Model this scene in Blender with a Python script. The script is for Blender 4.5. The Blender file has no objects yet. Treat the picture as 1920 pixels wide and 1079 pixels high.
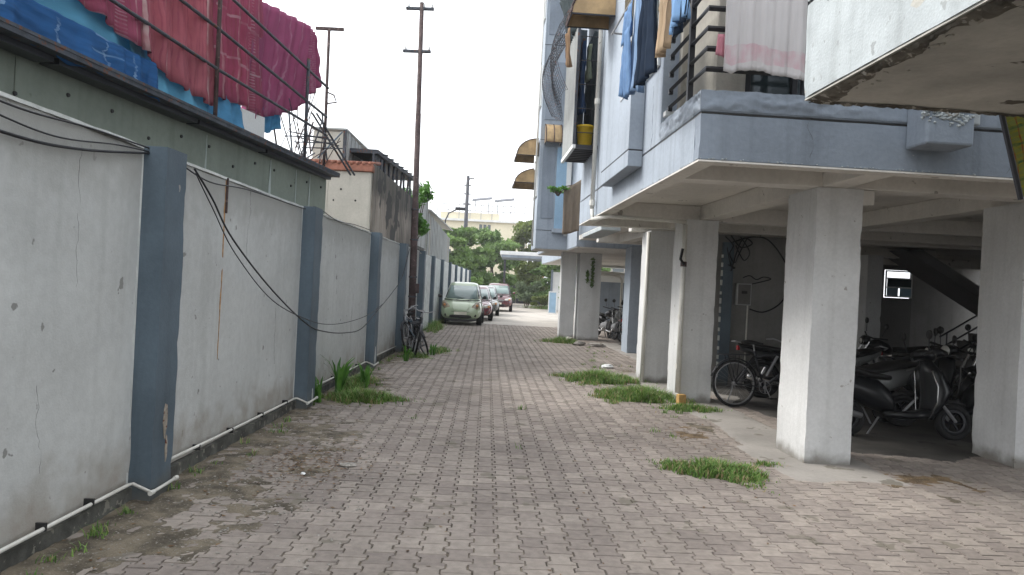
import bpy, bmesh, math, random
import numpy as np
from mathutils import Vector, Matrix, Euler
R = math.radians
random.seed(7); rng = np.random.default_rng(7)
S = bpy.context.scene
COL = S.collection

# ------------------------------------------------------------------ camera
CAMZ = 1.55
cam_d = bpy.data.cameras.new('camera'); cam = bpy.data.objects.new('camera', cam_d); COL.objects.link(cam)
cam_d.sensor_width = 36; cam_d.lens = 36 * 1387 / 1920; cam_d.clip_start = .05; cam_d.clip_end = 2000
cam.matrix_world = Matrix.Translation((0, 0, CAMZ)) @ Matrix.Rotation(R(90 - .1), 4, 'X') @ Matrix.Rotation(R(2.87), 4, 'Z')
S.camera = cam
# ------------------------------------------------------------------ world, sun, exposure
SUN_EL, SUN_AZ = R(44), R(-72)      # azimuth measured from +Y towards +X
W = bpy.data.worlds.new('World'); S.world = W; W.use_nodes = True
nt = W.node_tree; nt.nodes.clear()
sky = nt.nodes.new('ShaderNodeTexSky'); sky.sky_type = 'NISHITA'; sky.sun_disc = False
sky.sun_elevation = SUN_EL; sky.sun_rotation = SUN_AZ; sky.air_density = 1.0; sky.dust_density = 4.0
hs = nt.nodes.new('ShaderNodeHueSaturation'); hs.inputs['Saturation'].default_value = .30
cl = nt.nodes.new('ShaderNodeMixRGB'); cl.inputs[0].default_value = .72; cl.inputs[2].default_value = (7.9, 8.1, 8.4, 1)   # overcast veil over the sky
bg = nt.nodes.new('ShaderNodeBackground'); bg.inputs['Strength'].default_value = .15
ow = nt.nodes.new('ShaderNodeOutputWorld')
nt.links.new(sky.outputs[0], hs.inputs['Color']); nt.links.new(hs.outputs[0], cl.inputs[1])
nt.links.new(cl.outputs[0], bg.inputs['Color']); nt.links.new(bg.outputs[0], ow.inputs['Surface'])
sd = bpy.data.lights.new('sun', 'SUN'); sd.energy = 1.5; sd.angle = R(18); sd.color = (1, .97, .92)
sun = bpy.data.objects.new('sun', sd); COL.objects.link(sun)
sdir = Vector((math.sin(SUN_AZ) * math.cos(SUN_EL), math.cos(SUN_AZ) * math.cos(SUN_EL), math.sin(SUN_EL)))
sun.rotation_euler = sdir.to_track_quat('Z', 'Y').to_euler(); sun.location = (0, 0, 30)
S.view_settings.view_transform = 'Standard'; S.view_settings.look = 'None'; S.view_settings.gamma = 1
S.view_settings.use_curve_mapping = False
S.view_settings.exposure = 1.07
S.render.engine = 'CYCLES'; S.cycles.max_bounces = 8; S.cycles.diffuse_bounces = 5

# ------------------------------------------------------------------ materials
def M(name, col, rough=.85, var=.12, vs=2.0, streak=0., spot=None, spot_t=.66, spot_s=14., bump=.25, bs=70., metal=0.,
      base=None, base_h=.35, top=None, top_z=2.3, fine=.08, spec=.3, rand=0., coord='world', trans=0., alpha=1.):
    m = bpy.data.materials.new(name); m.use_nodes = True; n = m.node_tree.nodes; l = m.node_tree.links
    b = n['Principled BSDF']; b.inputs['Roughness'].default_value = rough; b.inputs['Metallic'].default_value = metal
    b.inputs['Specular IOR Level'].default_value = spec
    if coord == 'world': P = n.new('ShaderNodeNewGeometry').outputs['Position']
    else: P = n.new('ShaderNodeTexCoord').outputs['Object']
    def noise(scale, detail=4, vec=P, rough_=.55):
        t = n.new('ShaderNodeTexNoise'); t.inputs['Scale'].default_value = scale; t.inputs['Detail'].default_value = detail
        t.inputs['Roughness'].default_value = rough_; l.new(vec, t.inputs['Vector']); return t.outputs[0]
    def ramp(x, a, c):
        r = n.new('ShaderNodeMapRange'); r.interpolation_type = 'SMOOTHSTEP'; l.new(x, r.inputs[0])
        r.inputs[1].default_value = a; r.inputs[2].default_value = c; return r.outputs[0]
    def mix(f, A, B, blend='MIX'):
        x = n.new('ShaderNodeMixRGB'); x.blend_type = blend
        if isinstance(f, float): x.inputs[0].default_value = f
        else: l.new(f, x.inputs[0])
        for i, q in ((1, A), (2, B)):
            if isinstance(q, tuple): x.inputs[i].default_value = (*q, 1) if len(q) == 3 else q
            else: l.new(q, x.inputs[i])
        return x.outputs[0]
    def mul(a, k):
        x = n.new('ShaderNodeMath'); x.operation = 'MULTIPLY'; l.new(a, x.inputs[0])
        if isinstance(k, float): x.inputs[1].default_value = k
        else: l.new(k, x.inputs[1])
        return x.outputs[0]
    lo = tuple(max(0, c * (1 - var)) for c in col); hi = tuple(min(1, c * (1 + var)) for c in col)
    c = mix(ramp(noise(vs, 6), .32, .68), lo, hi)
    if fine: c = mix(ramp(noise(vs * 22, 3), .3, .7), c, mix(1.0, c, (1 - fine,) * 3, 'MULTIPLY'))
    if rand:
        oi = n.new('ShaderNodeObjectInfo'); at_ = n.new('ShaderNodeAttribute'); at_.attribute_name = 'tone'
        ad = n.new('ShaderNodeMath'); ad.operation = 'ADD'; l.new(oi.outputs['Random'], ad.inputs[0]); l.new(at_.outputs['Fac'], ad.inputs[1])
        fr = n.new('ShaderNodeMath'); fr.operation = 'FRACT'; l.new(ad.outputs[0], fr.inputs[0])
        c = mix(fr.outputs[0], mix(1.0, c, (1 - rand * .8, 1 - rand, 1 - rand * .95), 'MULTIPLY'), mix(1.0, c, (1 + rand, 1 + rand * .85, 1 + rand * .78), 'MULTIPLY'))
    if streak:
        mp = n.new('ShaderNodeMapping'); mp.inputs['Scale'].default_value = (7, 7, .35); l.new(P, mp.inputs['Vector'])
        c = mix(mul(ramp(noise(1.0, 5, mp.outputs[0], .6), .48, .72), streak), c, mix(1.0, c, (.42, .42, .40), 'MULTIPLY'))
    if spot:
        c = mix(ramp(noise(spot_s, 3), spot_t, spot_t + .03), c, spot)
    sep = None
    if base or top:
        sp = n.new('ShaderNodeSeparateXYZ'); l.new(P, sp.inputs[0]); sep = sp.outputs['Z']
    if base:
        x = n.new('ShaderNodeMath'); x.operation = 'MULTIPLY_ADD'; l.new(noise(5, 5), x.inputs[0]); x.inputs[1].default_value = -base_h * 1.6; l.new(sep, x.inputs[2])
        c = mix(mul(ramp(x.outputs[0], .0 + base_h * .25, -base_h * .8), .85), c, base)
    if top:
        x = n.new('ShaderNodeMath'); x.operation = 'MULTIPLY_ADD'; l.new(noise(6, 5), x.inputs[0]); x.inputs[1].default_value = .5; l.new(sep, x.inputs[2])
        c = mix(mul(ramp(x.outputs[0], top_z + .05, top_z + .45), .7), c, top)
    l.new(c, b.inputs['Base Color'])
    if bump:
        bp = n.new('ShaderNodeBump'); bp.inputs['Strength'].default_value = bump; bp.inputs['Distance'].default_value = .01
        hgt = n.new('ShaderNodeMath'); hgt.operation = 'ADD'; l.new(noise(bs, 3), hgt.inputs[0]); l.new(noise(bs / 9, 3), hgt.inputs[1])
        l.new(hgt.outputs[0], bp.inputs['Height']); l.new(bp.outputs[0], b.inputs['Normal'])
    if alpha < 1: b.inputs['Alpha'].default_value = alpha
    return m
def glass(name, col=(.03, .045, .05), rough=.08):
    m = M(name, col, rough=rough, var=.05, bump=0, fine=0, spec=.8); return m
def leafm(name, c1, c2, rough=.55, dry=None):
    m = bpy.data.materials.new(name); m.use_nodes = True; n = m.node_tree.nodes; l = m.node_tree.links
    b = n['Principled BSDF']; b.inputs['Roughness'].default_value = rough; b.inputs['Specular IOR Level'].default_value = .3
    a = n.new('ShaderNodeAttribute'); a.attribute_name = 'tone'
    x = n.new('ShaderNodeMixRGB'); l.new(a.outputs['Fac'], x.inputs[0]); x.inputs[1].default_value = (*c1, 1); x.inputs[2].default_value = (*c2, 1)
    if dry:
        mr = n.new('ShaderNodeMapRange'); mr.inputs[1].default_value = .86; mr.inputs[2].default_value = .93; l.new(a.outputs['Fac'], mr.inputs[0])
        y = n.new('ShaderNodeMixRGB'); l.new(mr.outputs[0], y.inputs[0]); l.new(x.outputs[0], y.inputs[1]); y.inputs[2].default_value = (*dry, 1); x = y
    l.new(x.outputs[0], b.inputs['Base Color'])
    t = n.new('ShaderNodeBsdfTranslucent'); l.new(x.outputs[0], t.inputs[0]); ms = n.new('ShaderNodeMixShader'); ms.inputs[0].default_value = .3
    l.new(b.outputs[0], ms.inputs[1]); l.new(t.outputs[0], ms.inputs[2]); l.new(ms.outputs[0], n['Material Output'].inputs[0]); return m
def clothm(name, col, stripe=None, sc=(9, 9, 9), thr=.5, var=.18, bands=None):
    """woven cloth; stripe = second colour in warped bands along local u (UV)"""
    m = bpy.data.materials.new(name); m.use_nodes = True; n = m.node_tree.nodes; l = m.node_tree.links
    b = n['Principled BSDF']; b.inputs['Roughness'].default_value = .95; b.inputs['Specular IOR Level'].default_value = .1
    uv = n.new('ShaderNodeUVMap').outputs[0]
    t = n.new('ShaderNodeTexNoise'); t.inputs['Scale'].default_value = 6; t.inputs['Detail'].default_value = 5; l.new(uv, t.inputs[0])
    x = n.new('ShaderNodeMixRGB'); l.new(t.outputs[0], x.inputs[0])
    x.inputs[1].default_value = (*[c * (1 - var) for c in col], 1); x.inputs[2].default_value = (*[min(1, c * (1 + var)) for c in col], 1)
    c = x.outputs[0]
    sp = n.new('ShaderNodeSeparateXYZ'); l.new(uv, sp.inputs[0])
    wp = n.new('ShaderNodeTexNoise'); wp.inputs['Scale'].default_value = 3.5; wp.inputs['Detail'].default_value = 3; l.new(uv, wp.inputs[0])
    ma = n.new('ShaderNodeMixRGB'); ma.blend_type = 'LINEAR_LIGHT'; ma.inputs[0].default_value = .05; l.new(uv, ma.inputs[1]); l.new(wp.outputs[1], ma.inputs[2])
    sp = n.new('ShaderNodeSeparateXYZ'); l.new(ma.outputs[0], sp.inputs[0])
    fd = n.new('ShaderNodeMapRange'); fd.inputs[1].default_value = .35; fd.inputs[2].default_value = .62; fd.inputs[3].default_value = .15; fd.inputs[4].default_value = .8
    wq = n.new('ShaderNodeTexNoise'); wq.inputs['Scale'].default_value = 9; l.new(uv, wq.inputs[0]); l.new(wq.outputs[0], fd.inputs[0])
    for (axis, freq, width, colr, lo, hi) in (bands or []):
        # thin bands repeated freq times along axis between lo and hi of the other axis
        a = n.new('ShaderNodeMath'); a.operation = 'MULTIPLY'; l.new(sp.outputs[axis], a.inputs[0]); a.inputs[1].default_value = freq
        f = n.new('ShaderNodeMath'); f.operation = 'FRACT'; l.new(a.outputs[0], f.inputs[0])
        g = n.new('ShaderNodeMath'); g.operation = 'LESS_THAN'; l.new(f.outputs[0], g.inputs[0]); g.inputs[1].default_value = width
        o = sp.outputs[1 - axis]
        g1 = n.new('ShaderNodeMath'); g1.operation = 'GREATER_THAN'; l.new(o, g1.inputs[0]); g1.inputs[1].default_value = lo
        g2 = n.new('ShaderNodeMath'); g2.operation = 'LESS_THAN'; l.new(o, g2.inputs[0]); g2.inputs[1].default_value = hi
        q = n.new('ShaderNodeMath'); q.operation = 'MULTIPLY'; l.new(g.outputs[0], q.inputs[0]); l.new(g1.outputs[0], q.inputs[1])
        q2 = n.new('ShaderNodeMath'); q2.operation = 'MULTIPLY'; l.new(q.outputs[0], q2.inputs[0]); l.new(g2.outputs[0], q2.inputs[1])
        q3 = n.new('ShaderNodeMath'); q3.operation = 'MULTIPLY'; l.new(q2.outputs[0], q3.inputs[0]); l.new(fd.outputs[0], q3.inputs[1])
        y = n.new('ShaderNodeMixRGB'); l.new(q3.outputs[0], y.inputs[0]); l.new(c, y.inputs[1]); y.inputs[2].default_value = (*colr, 1); c = y.outputs[0]
    l.new(c, b.inputs['Base Color'])
    tr = n.new('ShaderNodeBsdfTranslucent'); l.new(c, tr.inputs[0]); ms = n.new('ShaderNodeMixShader'); ms.inputs[0].default_value = .3
    l.new(b.outputs[0], ms.inputs[1]); l.new(tr.outputs[0], ms.inputs[2]); l.new(ms.outputs[0], n['Material Output'].inputs[0])
    return m
def corrm(name, col, spot, axis='Y'):
    return M(name, col, rough=.6, var=.15, vs=1.5, streak=.5, spot=spot, spot_t=.60, spot_s=5, bump=.15)

DIRT = (.085, .07, .052)
mt = dict(
 darkcrust=M('exposed_crust', (.13, .12, .10), var=.5, vs=7, spot=(.38, .36, .32), spot_t=.58, spot_s=14, bump=.8, bs=30),
 panel=M('wall_plaster', (.53, .545, .535), top=(.33, .33, .31), top_z=2.05, var=.08, vs=.8, streak=.16, spot=(.25, .25, .24), spot_t=.69, spot_s=8, base=(.30, .27, .23), base_h=.5, bump=.2),
 pillar=M('slate_blue_paint', (.098, .132, .162), rough=.6, var=.14, vs=1.6, streak=.35, spot=(.30, .29, .27), spot_t=.72, spot_s=6, base=(.10, .10, .09), base_h=.2, bump=.2),
 flake=M('bare_plaster', (.33, .29, .24), var=.25, vs=14, spot=(.14, .05, .03), spot_t=.6, spot_s=30),
 strip=M('white_wall_edge', (.62, .64, .62), var=.15, vs=5, streak=.3),
 plinth=M('wall_plinth', (.10, .10, .09), var=.4, vs=6, spot=(.22, .21, .18), spot_t=.6),
 pvc=M('white_plastic_pipe', (.66, .65, .6), rough=.4, var=.08, spot=(.35, .33, .28), spot_t=.68, bump=.05),
 clip=M('dark_clip', (.03, .03, .03), rough=.5),
 cable=M('black_cable', (.014, .015, .018), rough=.5, bump=0),
 ground=M('earth', (.12, .10, .075), var=.35, vs=.6),
 joint=M('joint_sand', (.030, .028, .02), var=.5, vs=8),
 paver=M('concrete_paver', (.286, .256, .226), rough=.9, var=.12, vs=.8, rand=.18, spot=(.18, .16, .13), spot_t=.64, spot_s=2.6, bump=.5, bs=160, fine=.2),
 dirt=M('soil', (.155, .13, .095), var=.5, vs=5, spot=(.24, .22, .19), spot_t=.62, spot_s=55, bump=.9, bs=60, fine=.3),
 dirtb=M('brown_soil', (.15, .105, .06), var=.5, vs=5, spot=(.24, .2, .15), spot_t=.62, spot_s=50, bump=.9, bs=60, fine=.3),
 concrete=M('concrete_slab', (.30, .28, .255), var=.15, vs=1.2, spot=(.17, .155, .13), spot_t=.62, spot_s=3, bump=.4),
 inlight=M('inner_plaster', (.23, .225, .215), var=.12, vs=1, streak=.2),
 floorshade=M('shaded_floor', (.07, .066, .06), rough=.7, var=.35, vs=1.5, spot=(.04, .038, .035), spot_t=.6, spot_s=2, bump=.5),  # dark floor: shade under the building painted into its colour
 road=M('concrete_road', (.40, .37, .33), var=.1, vs=.5, spot=(.28, .26, .23), spot_t=.62, spot_s=1.2, bump=.2),
 blue=M('pale_blue_paint', (.335, .38, .435), rough=.75, var=.09, vs=1.0, streak=.34, spot=(.5, .52, .53), spot_t=.73, spot_s=12, bump=.25, bs=30),
 bluedk=M('mid_and_shaded_blue', (.225, .26, .305), rough=.75, var=.12, vs=1.1, streak=.3, spot=(.42, .45, .48), spot_t=.74, spot_s=16, bump=.45, bs=22),  # pale blue with front-face shade put into the colour; plain mid blue elsewhere
 peel=M('peeling_white_paint', (.42, .455, .465), var=.10, vs=4, streak=.3, spot=(.30, .32, .32), spot_t=.66, spot_s=14, bump=.3),
 raw=M('rough_cement', (.34, .33, .30), var=.3, vs=6, spot=(.12, .11, .10), spot_t=.62, spot_s=9, bump=.8, bs=30),
 soffit=M('soffit_paint', (.68, .655, .61), var=.08, vs=1, streak=.1, spot=(.33, .31, .28), spot_t=.68, spot_s=5, bump=.2),
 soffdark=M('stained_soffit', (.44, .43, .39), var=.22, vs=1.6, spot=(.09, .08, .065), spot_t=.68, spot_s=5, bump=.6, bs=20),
 column=M('column_whitewash', (.62, .625, .62), rough=.9, var=.07, vs=1.5, streak=.18, spot=(.36, .35, .33), spot_t=.70, spot_s=10, base=(.17, .155, .13), base_h=.15, bump=.25),  # darker foot: grime, with contact shadow painted into the colour
 cream=M('cream_wall', (.47, .445, .39), var=.08, vs=1.2, streak=.3, spot=(.3, .27, .22), spot_t=.72),
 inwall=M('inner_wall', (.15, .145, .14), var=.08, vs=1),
 blackm=M('black_metal', (.02, .021, .026), rough=.45, bump=.05, spec=.4),
 darkm=M('dark_painted_steel', (.055, .062, .075), rough=.6, var=.3, vs=9, spot=(.12, .05, .03), spot_t=.6, spot_s=18),
 rust=M('rusty_steel', (.075, .052, .05), rough=.8, var=.35, vs=7, spot=(.14, .10, .09), spot_t=.62, spot_s=20),
 shed=M('green_grey_sheet', (.25, .285, .24), rough=.7, var=.12, vs=.8, streak=.22, spot=(.10, .12, .09), spot_t=.68, spot_s=3.5),
 seam=M('white_sealant', (.45, .5, .48), var=.2),
 glass=glass('dark_glass'), glassg=glass('car_glass', (.16, .22, .21), .06),
 tan=M('tan_plastic_sheet', (.42, .29, .15), rough=.35, var=.2, vs=5, streak=.3, bump=.05),
 stain=M('stained_wall', (.30, .26, .22), var=.4, vs=.7, streak=1.3, top=(.05, .05, .045), top_z=3.15, bump=.3, spot=(.08, .075, .07), spot_t=.56, spot_s=1.3),
 terra=M('terracotta', (.30, .13, .09), var=.25, vs=5),
 metalsheet=M('grey_metal_sheet', (.40, .41, .40), rough=.6, var=.12, vs=1.5, streak=.4, spot=(.22, .14, .09), spot_t=.70, spot_s=4),
 rustsheet=M('rusty_sheet', (.24, .15, .11), rough=.8, var=.25, vs=2, streak=.5),
 yellow=M('pale_yellow_paint', (.72, .66, .50), var=.06, vs=.3),
 white=M('white_paint', (.72, .73, .72), var=.06),
 solar=M('dark_panel', (.05, .055, .07), rough=.4),
 lblue=M('light_blue_paint', (.28, .42, .55), var=.08),
 orange=M('orange_cloth', (.6, .25, .08), var=.2),
 bark=M('bark', (.09, .065, .045), var=.35, vs=10, bump=.6),
 yplastic=M('yellow_plastic', (.75, .50, .03), rough=.4, var=.05, bump=0),
 brick=M('ochre_brick', (.42, .26, .09), var=.25, vs=12, bump=.5),
 rubber=M('tyre_rubber', (.018, .018, .019), rough=.8, bump=.1),
 chrome=M('chrome', (.6, .6, .6), rough=.25, metal=.9, bump=0, fine=0),
 alu=M('dull_aluminium', (.33, .33, .34), rough=.45, metal=.5, bump=0, fine=0),
 blackp=M('gloss_black_paint', (.005, .006, .008), rough=.34, bump=0, fine=0, spec=.5),
 seatm=M('black_vinyl', (.015, .015, .016), rough=.55, bump=.15),
 redp=M('red_paint', (.32, .015, .02), rough=.25, bump=0, fine=0, spec=.5),
 maroon=M('maroon_car_paint', (.085, .006, .011), rough=.22, bump=0, fine=0, spec=.6),
 dred=M('dark_red_car_paint', (.11, .008, .018), rough=.22, bump=0, fine=0, spec=.6),
 greenc=M('pale_green_car_paint', (.36, .44, .29), rough=.28, var=.03, bump=0, fine=0, spec=.6),
 greyc=M('dark_grey_car_paint', (.09, .095, .09), rough=.25, bump=0, fine=0, spec=.6),
 greyp=M('grey_scooter_paint', (.22, .23, .23), rough=.3, bump=0, fine=0),
 lamp=M('headlight_lens', (.62, .62, .58), rough=.12, bump=0, spec=.8),
 lampc=M('smoked_headlight_lens', (.34, .29, .20), rough=.1, var=.4, vs=6, bump=0, spec=.9),
 amber=M('amber_lens', (.6, .26, .10), rough=.2, bump=0),
 plate=M('number_plate', (.75, .73, .62), rough=.4, bump=0),
 stone=M('stone', (.3, .28, .25), var=.3, vs=30), dryleaf=leafm('dry_leaf', (.10, .055, .03), (.25, .16, .08)),
 grass=leafm('grass', (.055, .13, .025), (.25, .39, .10), dry=(.34, .28, .15)), weed=leafm('weed', (.04, .12, .02), (.13, .30, .05)),
 leaf=leafm('tree_leaf', (.045, .10, .03), (.25, .38, .11)), leafb=leafm('bush_leaf', (.08, .12, .06), (.24, .31, .17)),
 leafy=leafm('yellow_green_leaf', (.07, .10, .02), (.19, .24, .06)),
)

# ------------------------------------------------------------------ helpers
for k_ in ('greenc', 'dred', 'maroon', 'greyc'):
    b_ = mt[k_].node_tree.nodes['Principled BSDF']; b_.inputs['Coat Weight'].default_value = 1; b_.inputs['Coat Roughness'].default_value = .05
class MB:
    def __init__(s): s.v = []; s.f = []; s.uv = []
    def add(s, vs, fs, M4=None):
        k = len(s.v)
        s.v += [tuple(M4 @ Vector(p)) for p in vs] if M4 else [tuple(p) for p in vs]
        s.f += [tuple(i + k for i in f) for f in fs]; return s
    def box(s, x0, x1, y0, y1, z0, z1, M4=None):
        v = [(x, y, z) for z in (z0, z1) for x, y in ((x0, y0), (x1, y0), (x1, y1), (x0, y1))]
        return s.add(v, [(3, 2, 1, 0), (4, 5, 6, 7), (0, 1, 5, 4), (1, 2, 6, 5), (2, 3, 7, 6), (3, 0, 4, 7)], M4)
    def prism(s, poly, a, b, axis='z'):
        n = len(poly)
        def P(p, h): return (p[0], p[1], h) if axis == 'z' else (p[0], h, p[1]) if axis == 'y' else (h, p[0], p[1])
        v = [P(p, a) for p in poly] + [P(p, b) for p in poly]
        return s.add(v, [tuple(range(n))[::-1], tuple(range(n, 2 * n))] + [(i, (i + 1) % n, n + (i + 1) % n, n + i) for i in range(n)])
    def tube(s, pts, r, n=6, cap=True, M4=None):
        pts = [Vector(p) for p in pts]; vs = []; rr = r if isinstance(r, (list, tuple)) else [r] * len(pts)
        up = Vector((0, 0, 1)); prev = None
        for i, p in enumerate(pts):
            d = (pts[min(i + 1, len(pts) - 1)] - pts[max(i - 1, 0)]).normalized()
            if prev is None:
                a = d.cross(up) if abs(d.z) < .95 else d.cross(Vector((1, 0, 0)))
            else: a = prev - d * prev.dot(d)
            a = a.normalized() if a.length > 1e-6 else Vector((1, 0, 0)); prev = a; b = d.cross(a)
            vs += [p + (a * math.cos(2 * math.pi * k / n) + b * math.sin(2 * math.pi * k / n)) * rr[i] for k in range(n)]
        fs = [(i * n + k, i * n + (k + 1) % n, (i + 1) * n + (k + 1) % n, (i + 1) * n + k) for i in range(len(pts) - 1) for k in range(n)]
        if cap: fs += [tuple(range(n))[::-1], tuple(range((len(pts) - 1) * n, len(pts) * n))]
        return s.add(vs, fs, M4)
    def lathe(s, prof, c=(0, 0, 0), axis='z', n=20, M4=None):
        """prof: (radius, height) pairs"""
        vs = []
        for r_, h in prof:
            for k in range(n):
                a = 2 * math.pi * k / n; x, y = r_ * math.cos(a), r_ * math.sin(a)
                p = (x, y, h) if axis == 'z' else (x, h, y) if axis == 'y' else (h, x, y)
                vs.append((p[0] + c[0], p[1] + c[1], p[2] + c[2]))
        fs = [(i * n + k, i * n + (k + 1) % n, (i + 1) * n + (k + 1) % n, (i + 1) * n + k) for i in range(len(prof) - 1) for k in range(n)]
        return s.add(vs, fs, M4)
    def torus(s, R_, r, c=(0, 0, 0), axis='y', n=28, m=8, M4=None):
        prof = [(R_ + r * math.cos(2 * math.pi * k / m), r * math.sin(2 * math.pi * k / m)) for k in range(m + 1)]
        return s.lathe(prof, c, axis, n, M4)
    def loft(s, st, n=14, e=2.6, M4=None):
        """st: list of (centre, ra, rb, side vector, up vector)"""
        vs = []
        for c, ra, rb, a, b in st:
            c, a, b = Vector(c), Vector(a), Vector(b)
            for k in range(n):
                t = 2 * math.pi * k / n; ct, sn = math.cos(t), math.sin(t)
                vs.append(c + a * (ra * math.copysign(abs(ct) ** (2 / e), ct)) + b * (rb * math.copysign(abs(sn) ** (2 / e), sn)))
        fs = [(i * n + k, i * n + (k + 1) % n, (i + 1) * n + (k + 1) % n, (i + 1) * n + k) for i in range(len(st) - 1) for k in range(n)]
        fs += [tuple(range(n))[::-1], tuple(range((len(st) - 1) * n, len(st) * n))]
        return s.add(vs, fs, M4)
    def build(s, name, mat, parent=None, smooth=False, bevel=0., seg=2, rough=0., sub=0, kind=None, label=None, solid=0.):
        me = bpy.data.meshes.new(name); me.from_pydata(s.v, [], s.f)
        if s.uv:
            ul = me.uv_layers.new(name='UVMap'); li = np.zeros(len(me.loops), np.int32); me.loops.foreach_get('vertex_index', li)
            ul.data.foreach_set('uv', np.array(s.uv, np.float32)[li].ravel())
        me.materials.append(mt[mat] if isinstance(mat, str) else mat)
        bm = bmesh.new(); bm.from_mesh(me); bmesh.ops.recalc_face_normals(bm, faces=bm.faces); bm.to_mesh(me); bm.free()
        o = bpy.data.objects.new(name, me); COL.objects.link(o)
        if parent: o.parent = parent
        if smooth:
            for p in me.polygons: p.use_smooth = True
        if bevel:
            md = o.modifiers.new('bevel', 'BEVEL'); md.width = bevel; md.segments = seg; md.limit_method = 'ANGLE'; md.angle_limit = R(35)
        if sub: md = o.modifiers.new('sub', 'SUBSURF'); md.levels = sub; md.render_levels = sub
        if solid: md = o.modifiers.new('solid', 'SOLIDIFY'); md.thickness = solid
        if kind: o['kind'] = kind
        if label: o['label'] = label
        return o
def empty(name, loc, rz=0., label=None, cat=None, group=None, kind=None, rot=None):
    o = bpy.data.objects.new(name, None); COL.objects.link(o); o.location = loc
    o.rotation_euler = rot if rot else (0, 0, rz); o.empty_display_size = .2
    tag(o, label, cat, group, kind); return o
def tag(o, label=None, cat=None, group=None, kind=None):
    if label: o['label'] = label
    if cat: o['category'] = cat
    if group: o['group'] = group
    if kind: o['kind'] = kind
    return o
def dup(o, parent=None):
    c = o.copy(); COL.objects.link(c)
    if parent: c.parent = parent
    for ch in list(o.children): dup(ch, c)
    return c
def fastmesh(name, V, F, mat, parent=None, tone=None, smooth=False, nside=4):
    """V (n,3), F (m,nside) numpy"""
    me = bpy.data.meshes.new(name); me.vertices.add(len(V)); me.vertices.foreach_set('co', V.astype(np.float32).ravel())
    me.loops.add(F.size); me.loops.foreach_set('vertex_index', F.astype(np.int32).ravel())
    me.polygons.add(len(F)); me.polygons.foreach_set('loop_start', np.arange(0, F.size, F.shape[1], dtype=np.int32))
    me.polygons.foreach_set('loop_total', np.full(len(F), F.shape[1], np.int32)); me.update(calc_edges=True)
    if tone is not None:
        a = me.attributes.new('tone', 'FLOAT', 'FACE'); a.data.foreach_set('value', tone.astype(np.float32))
    me.materials.append(mt[mat] if isinstance(mat, str) else mat)
    me.polygons.foreach_set('use_smooth', np.full(len(F), smooth, bool))
    o = bpy.data.objects.new(name, me); COL.objects.link(o)
    if parent: o.parent = parent
    return o

def chunk(mb, c, s, seed, sq=.5):
    r0 = random.Random(seed); bm = bmesh.new(); bmesh.ops.create_icosphere(bm, subdivisions=1, radius=1)
    k = len(mb.v); a_ = r0.uniform(0, 3.14); sx, sy = r0.uniform(.7, 1.8), r0.uniform(.6, 1.1)
    for v in bm.verts:
        q = v.co * r0.uniform(.65, 1.2); x, y = q.x * sx * s, q.y * sy * s
        mb.v.append((c[0] + x * math.cos(a_) - y * math.sin(a_), c[1] + x * math.sin(a_) + y * math.cos(a_), c[2] + q.z * s * sq))
    mb.f += [tuple(v.index + k for v in f.verts) for f in bm.faces]; bm.free()
# value noise in numpy, for relief and outlines
_t = rng.random((256, 256))
def vn(x, y):
    xi = np.floor(x).astype(int); yi = np.floor(y).astype(int); fx = x - xi; fy = y - yi
    fx = fx * fx * (3 - 2 * fx); fy = fy * fy * (3 - 2 * fy)
    g_ = lambda a, b: _t[a % 256, b % 256]
    return (g_(xi, yi) * (1 - fx) + g_(xi + 1, yi) * fx) * (1 - fy) + (g_(xi, yi + 1) * (1 - fx) + g_(xi + 1, yi + 1) * fx) * fy
def fbm(x, y): return (vn(x, y) + .5 * vn(x * 2.1, y * 2.1) + .25 * vn(x * 4.3, y * 4.3) + .125 * vn(x * 9, y * 9)) / 1.875

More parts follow.
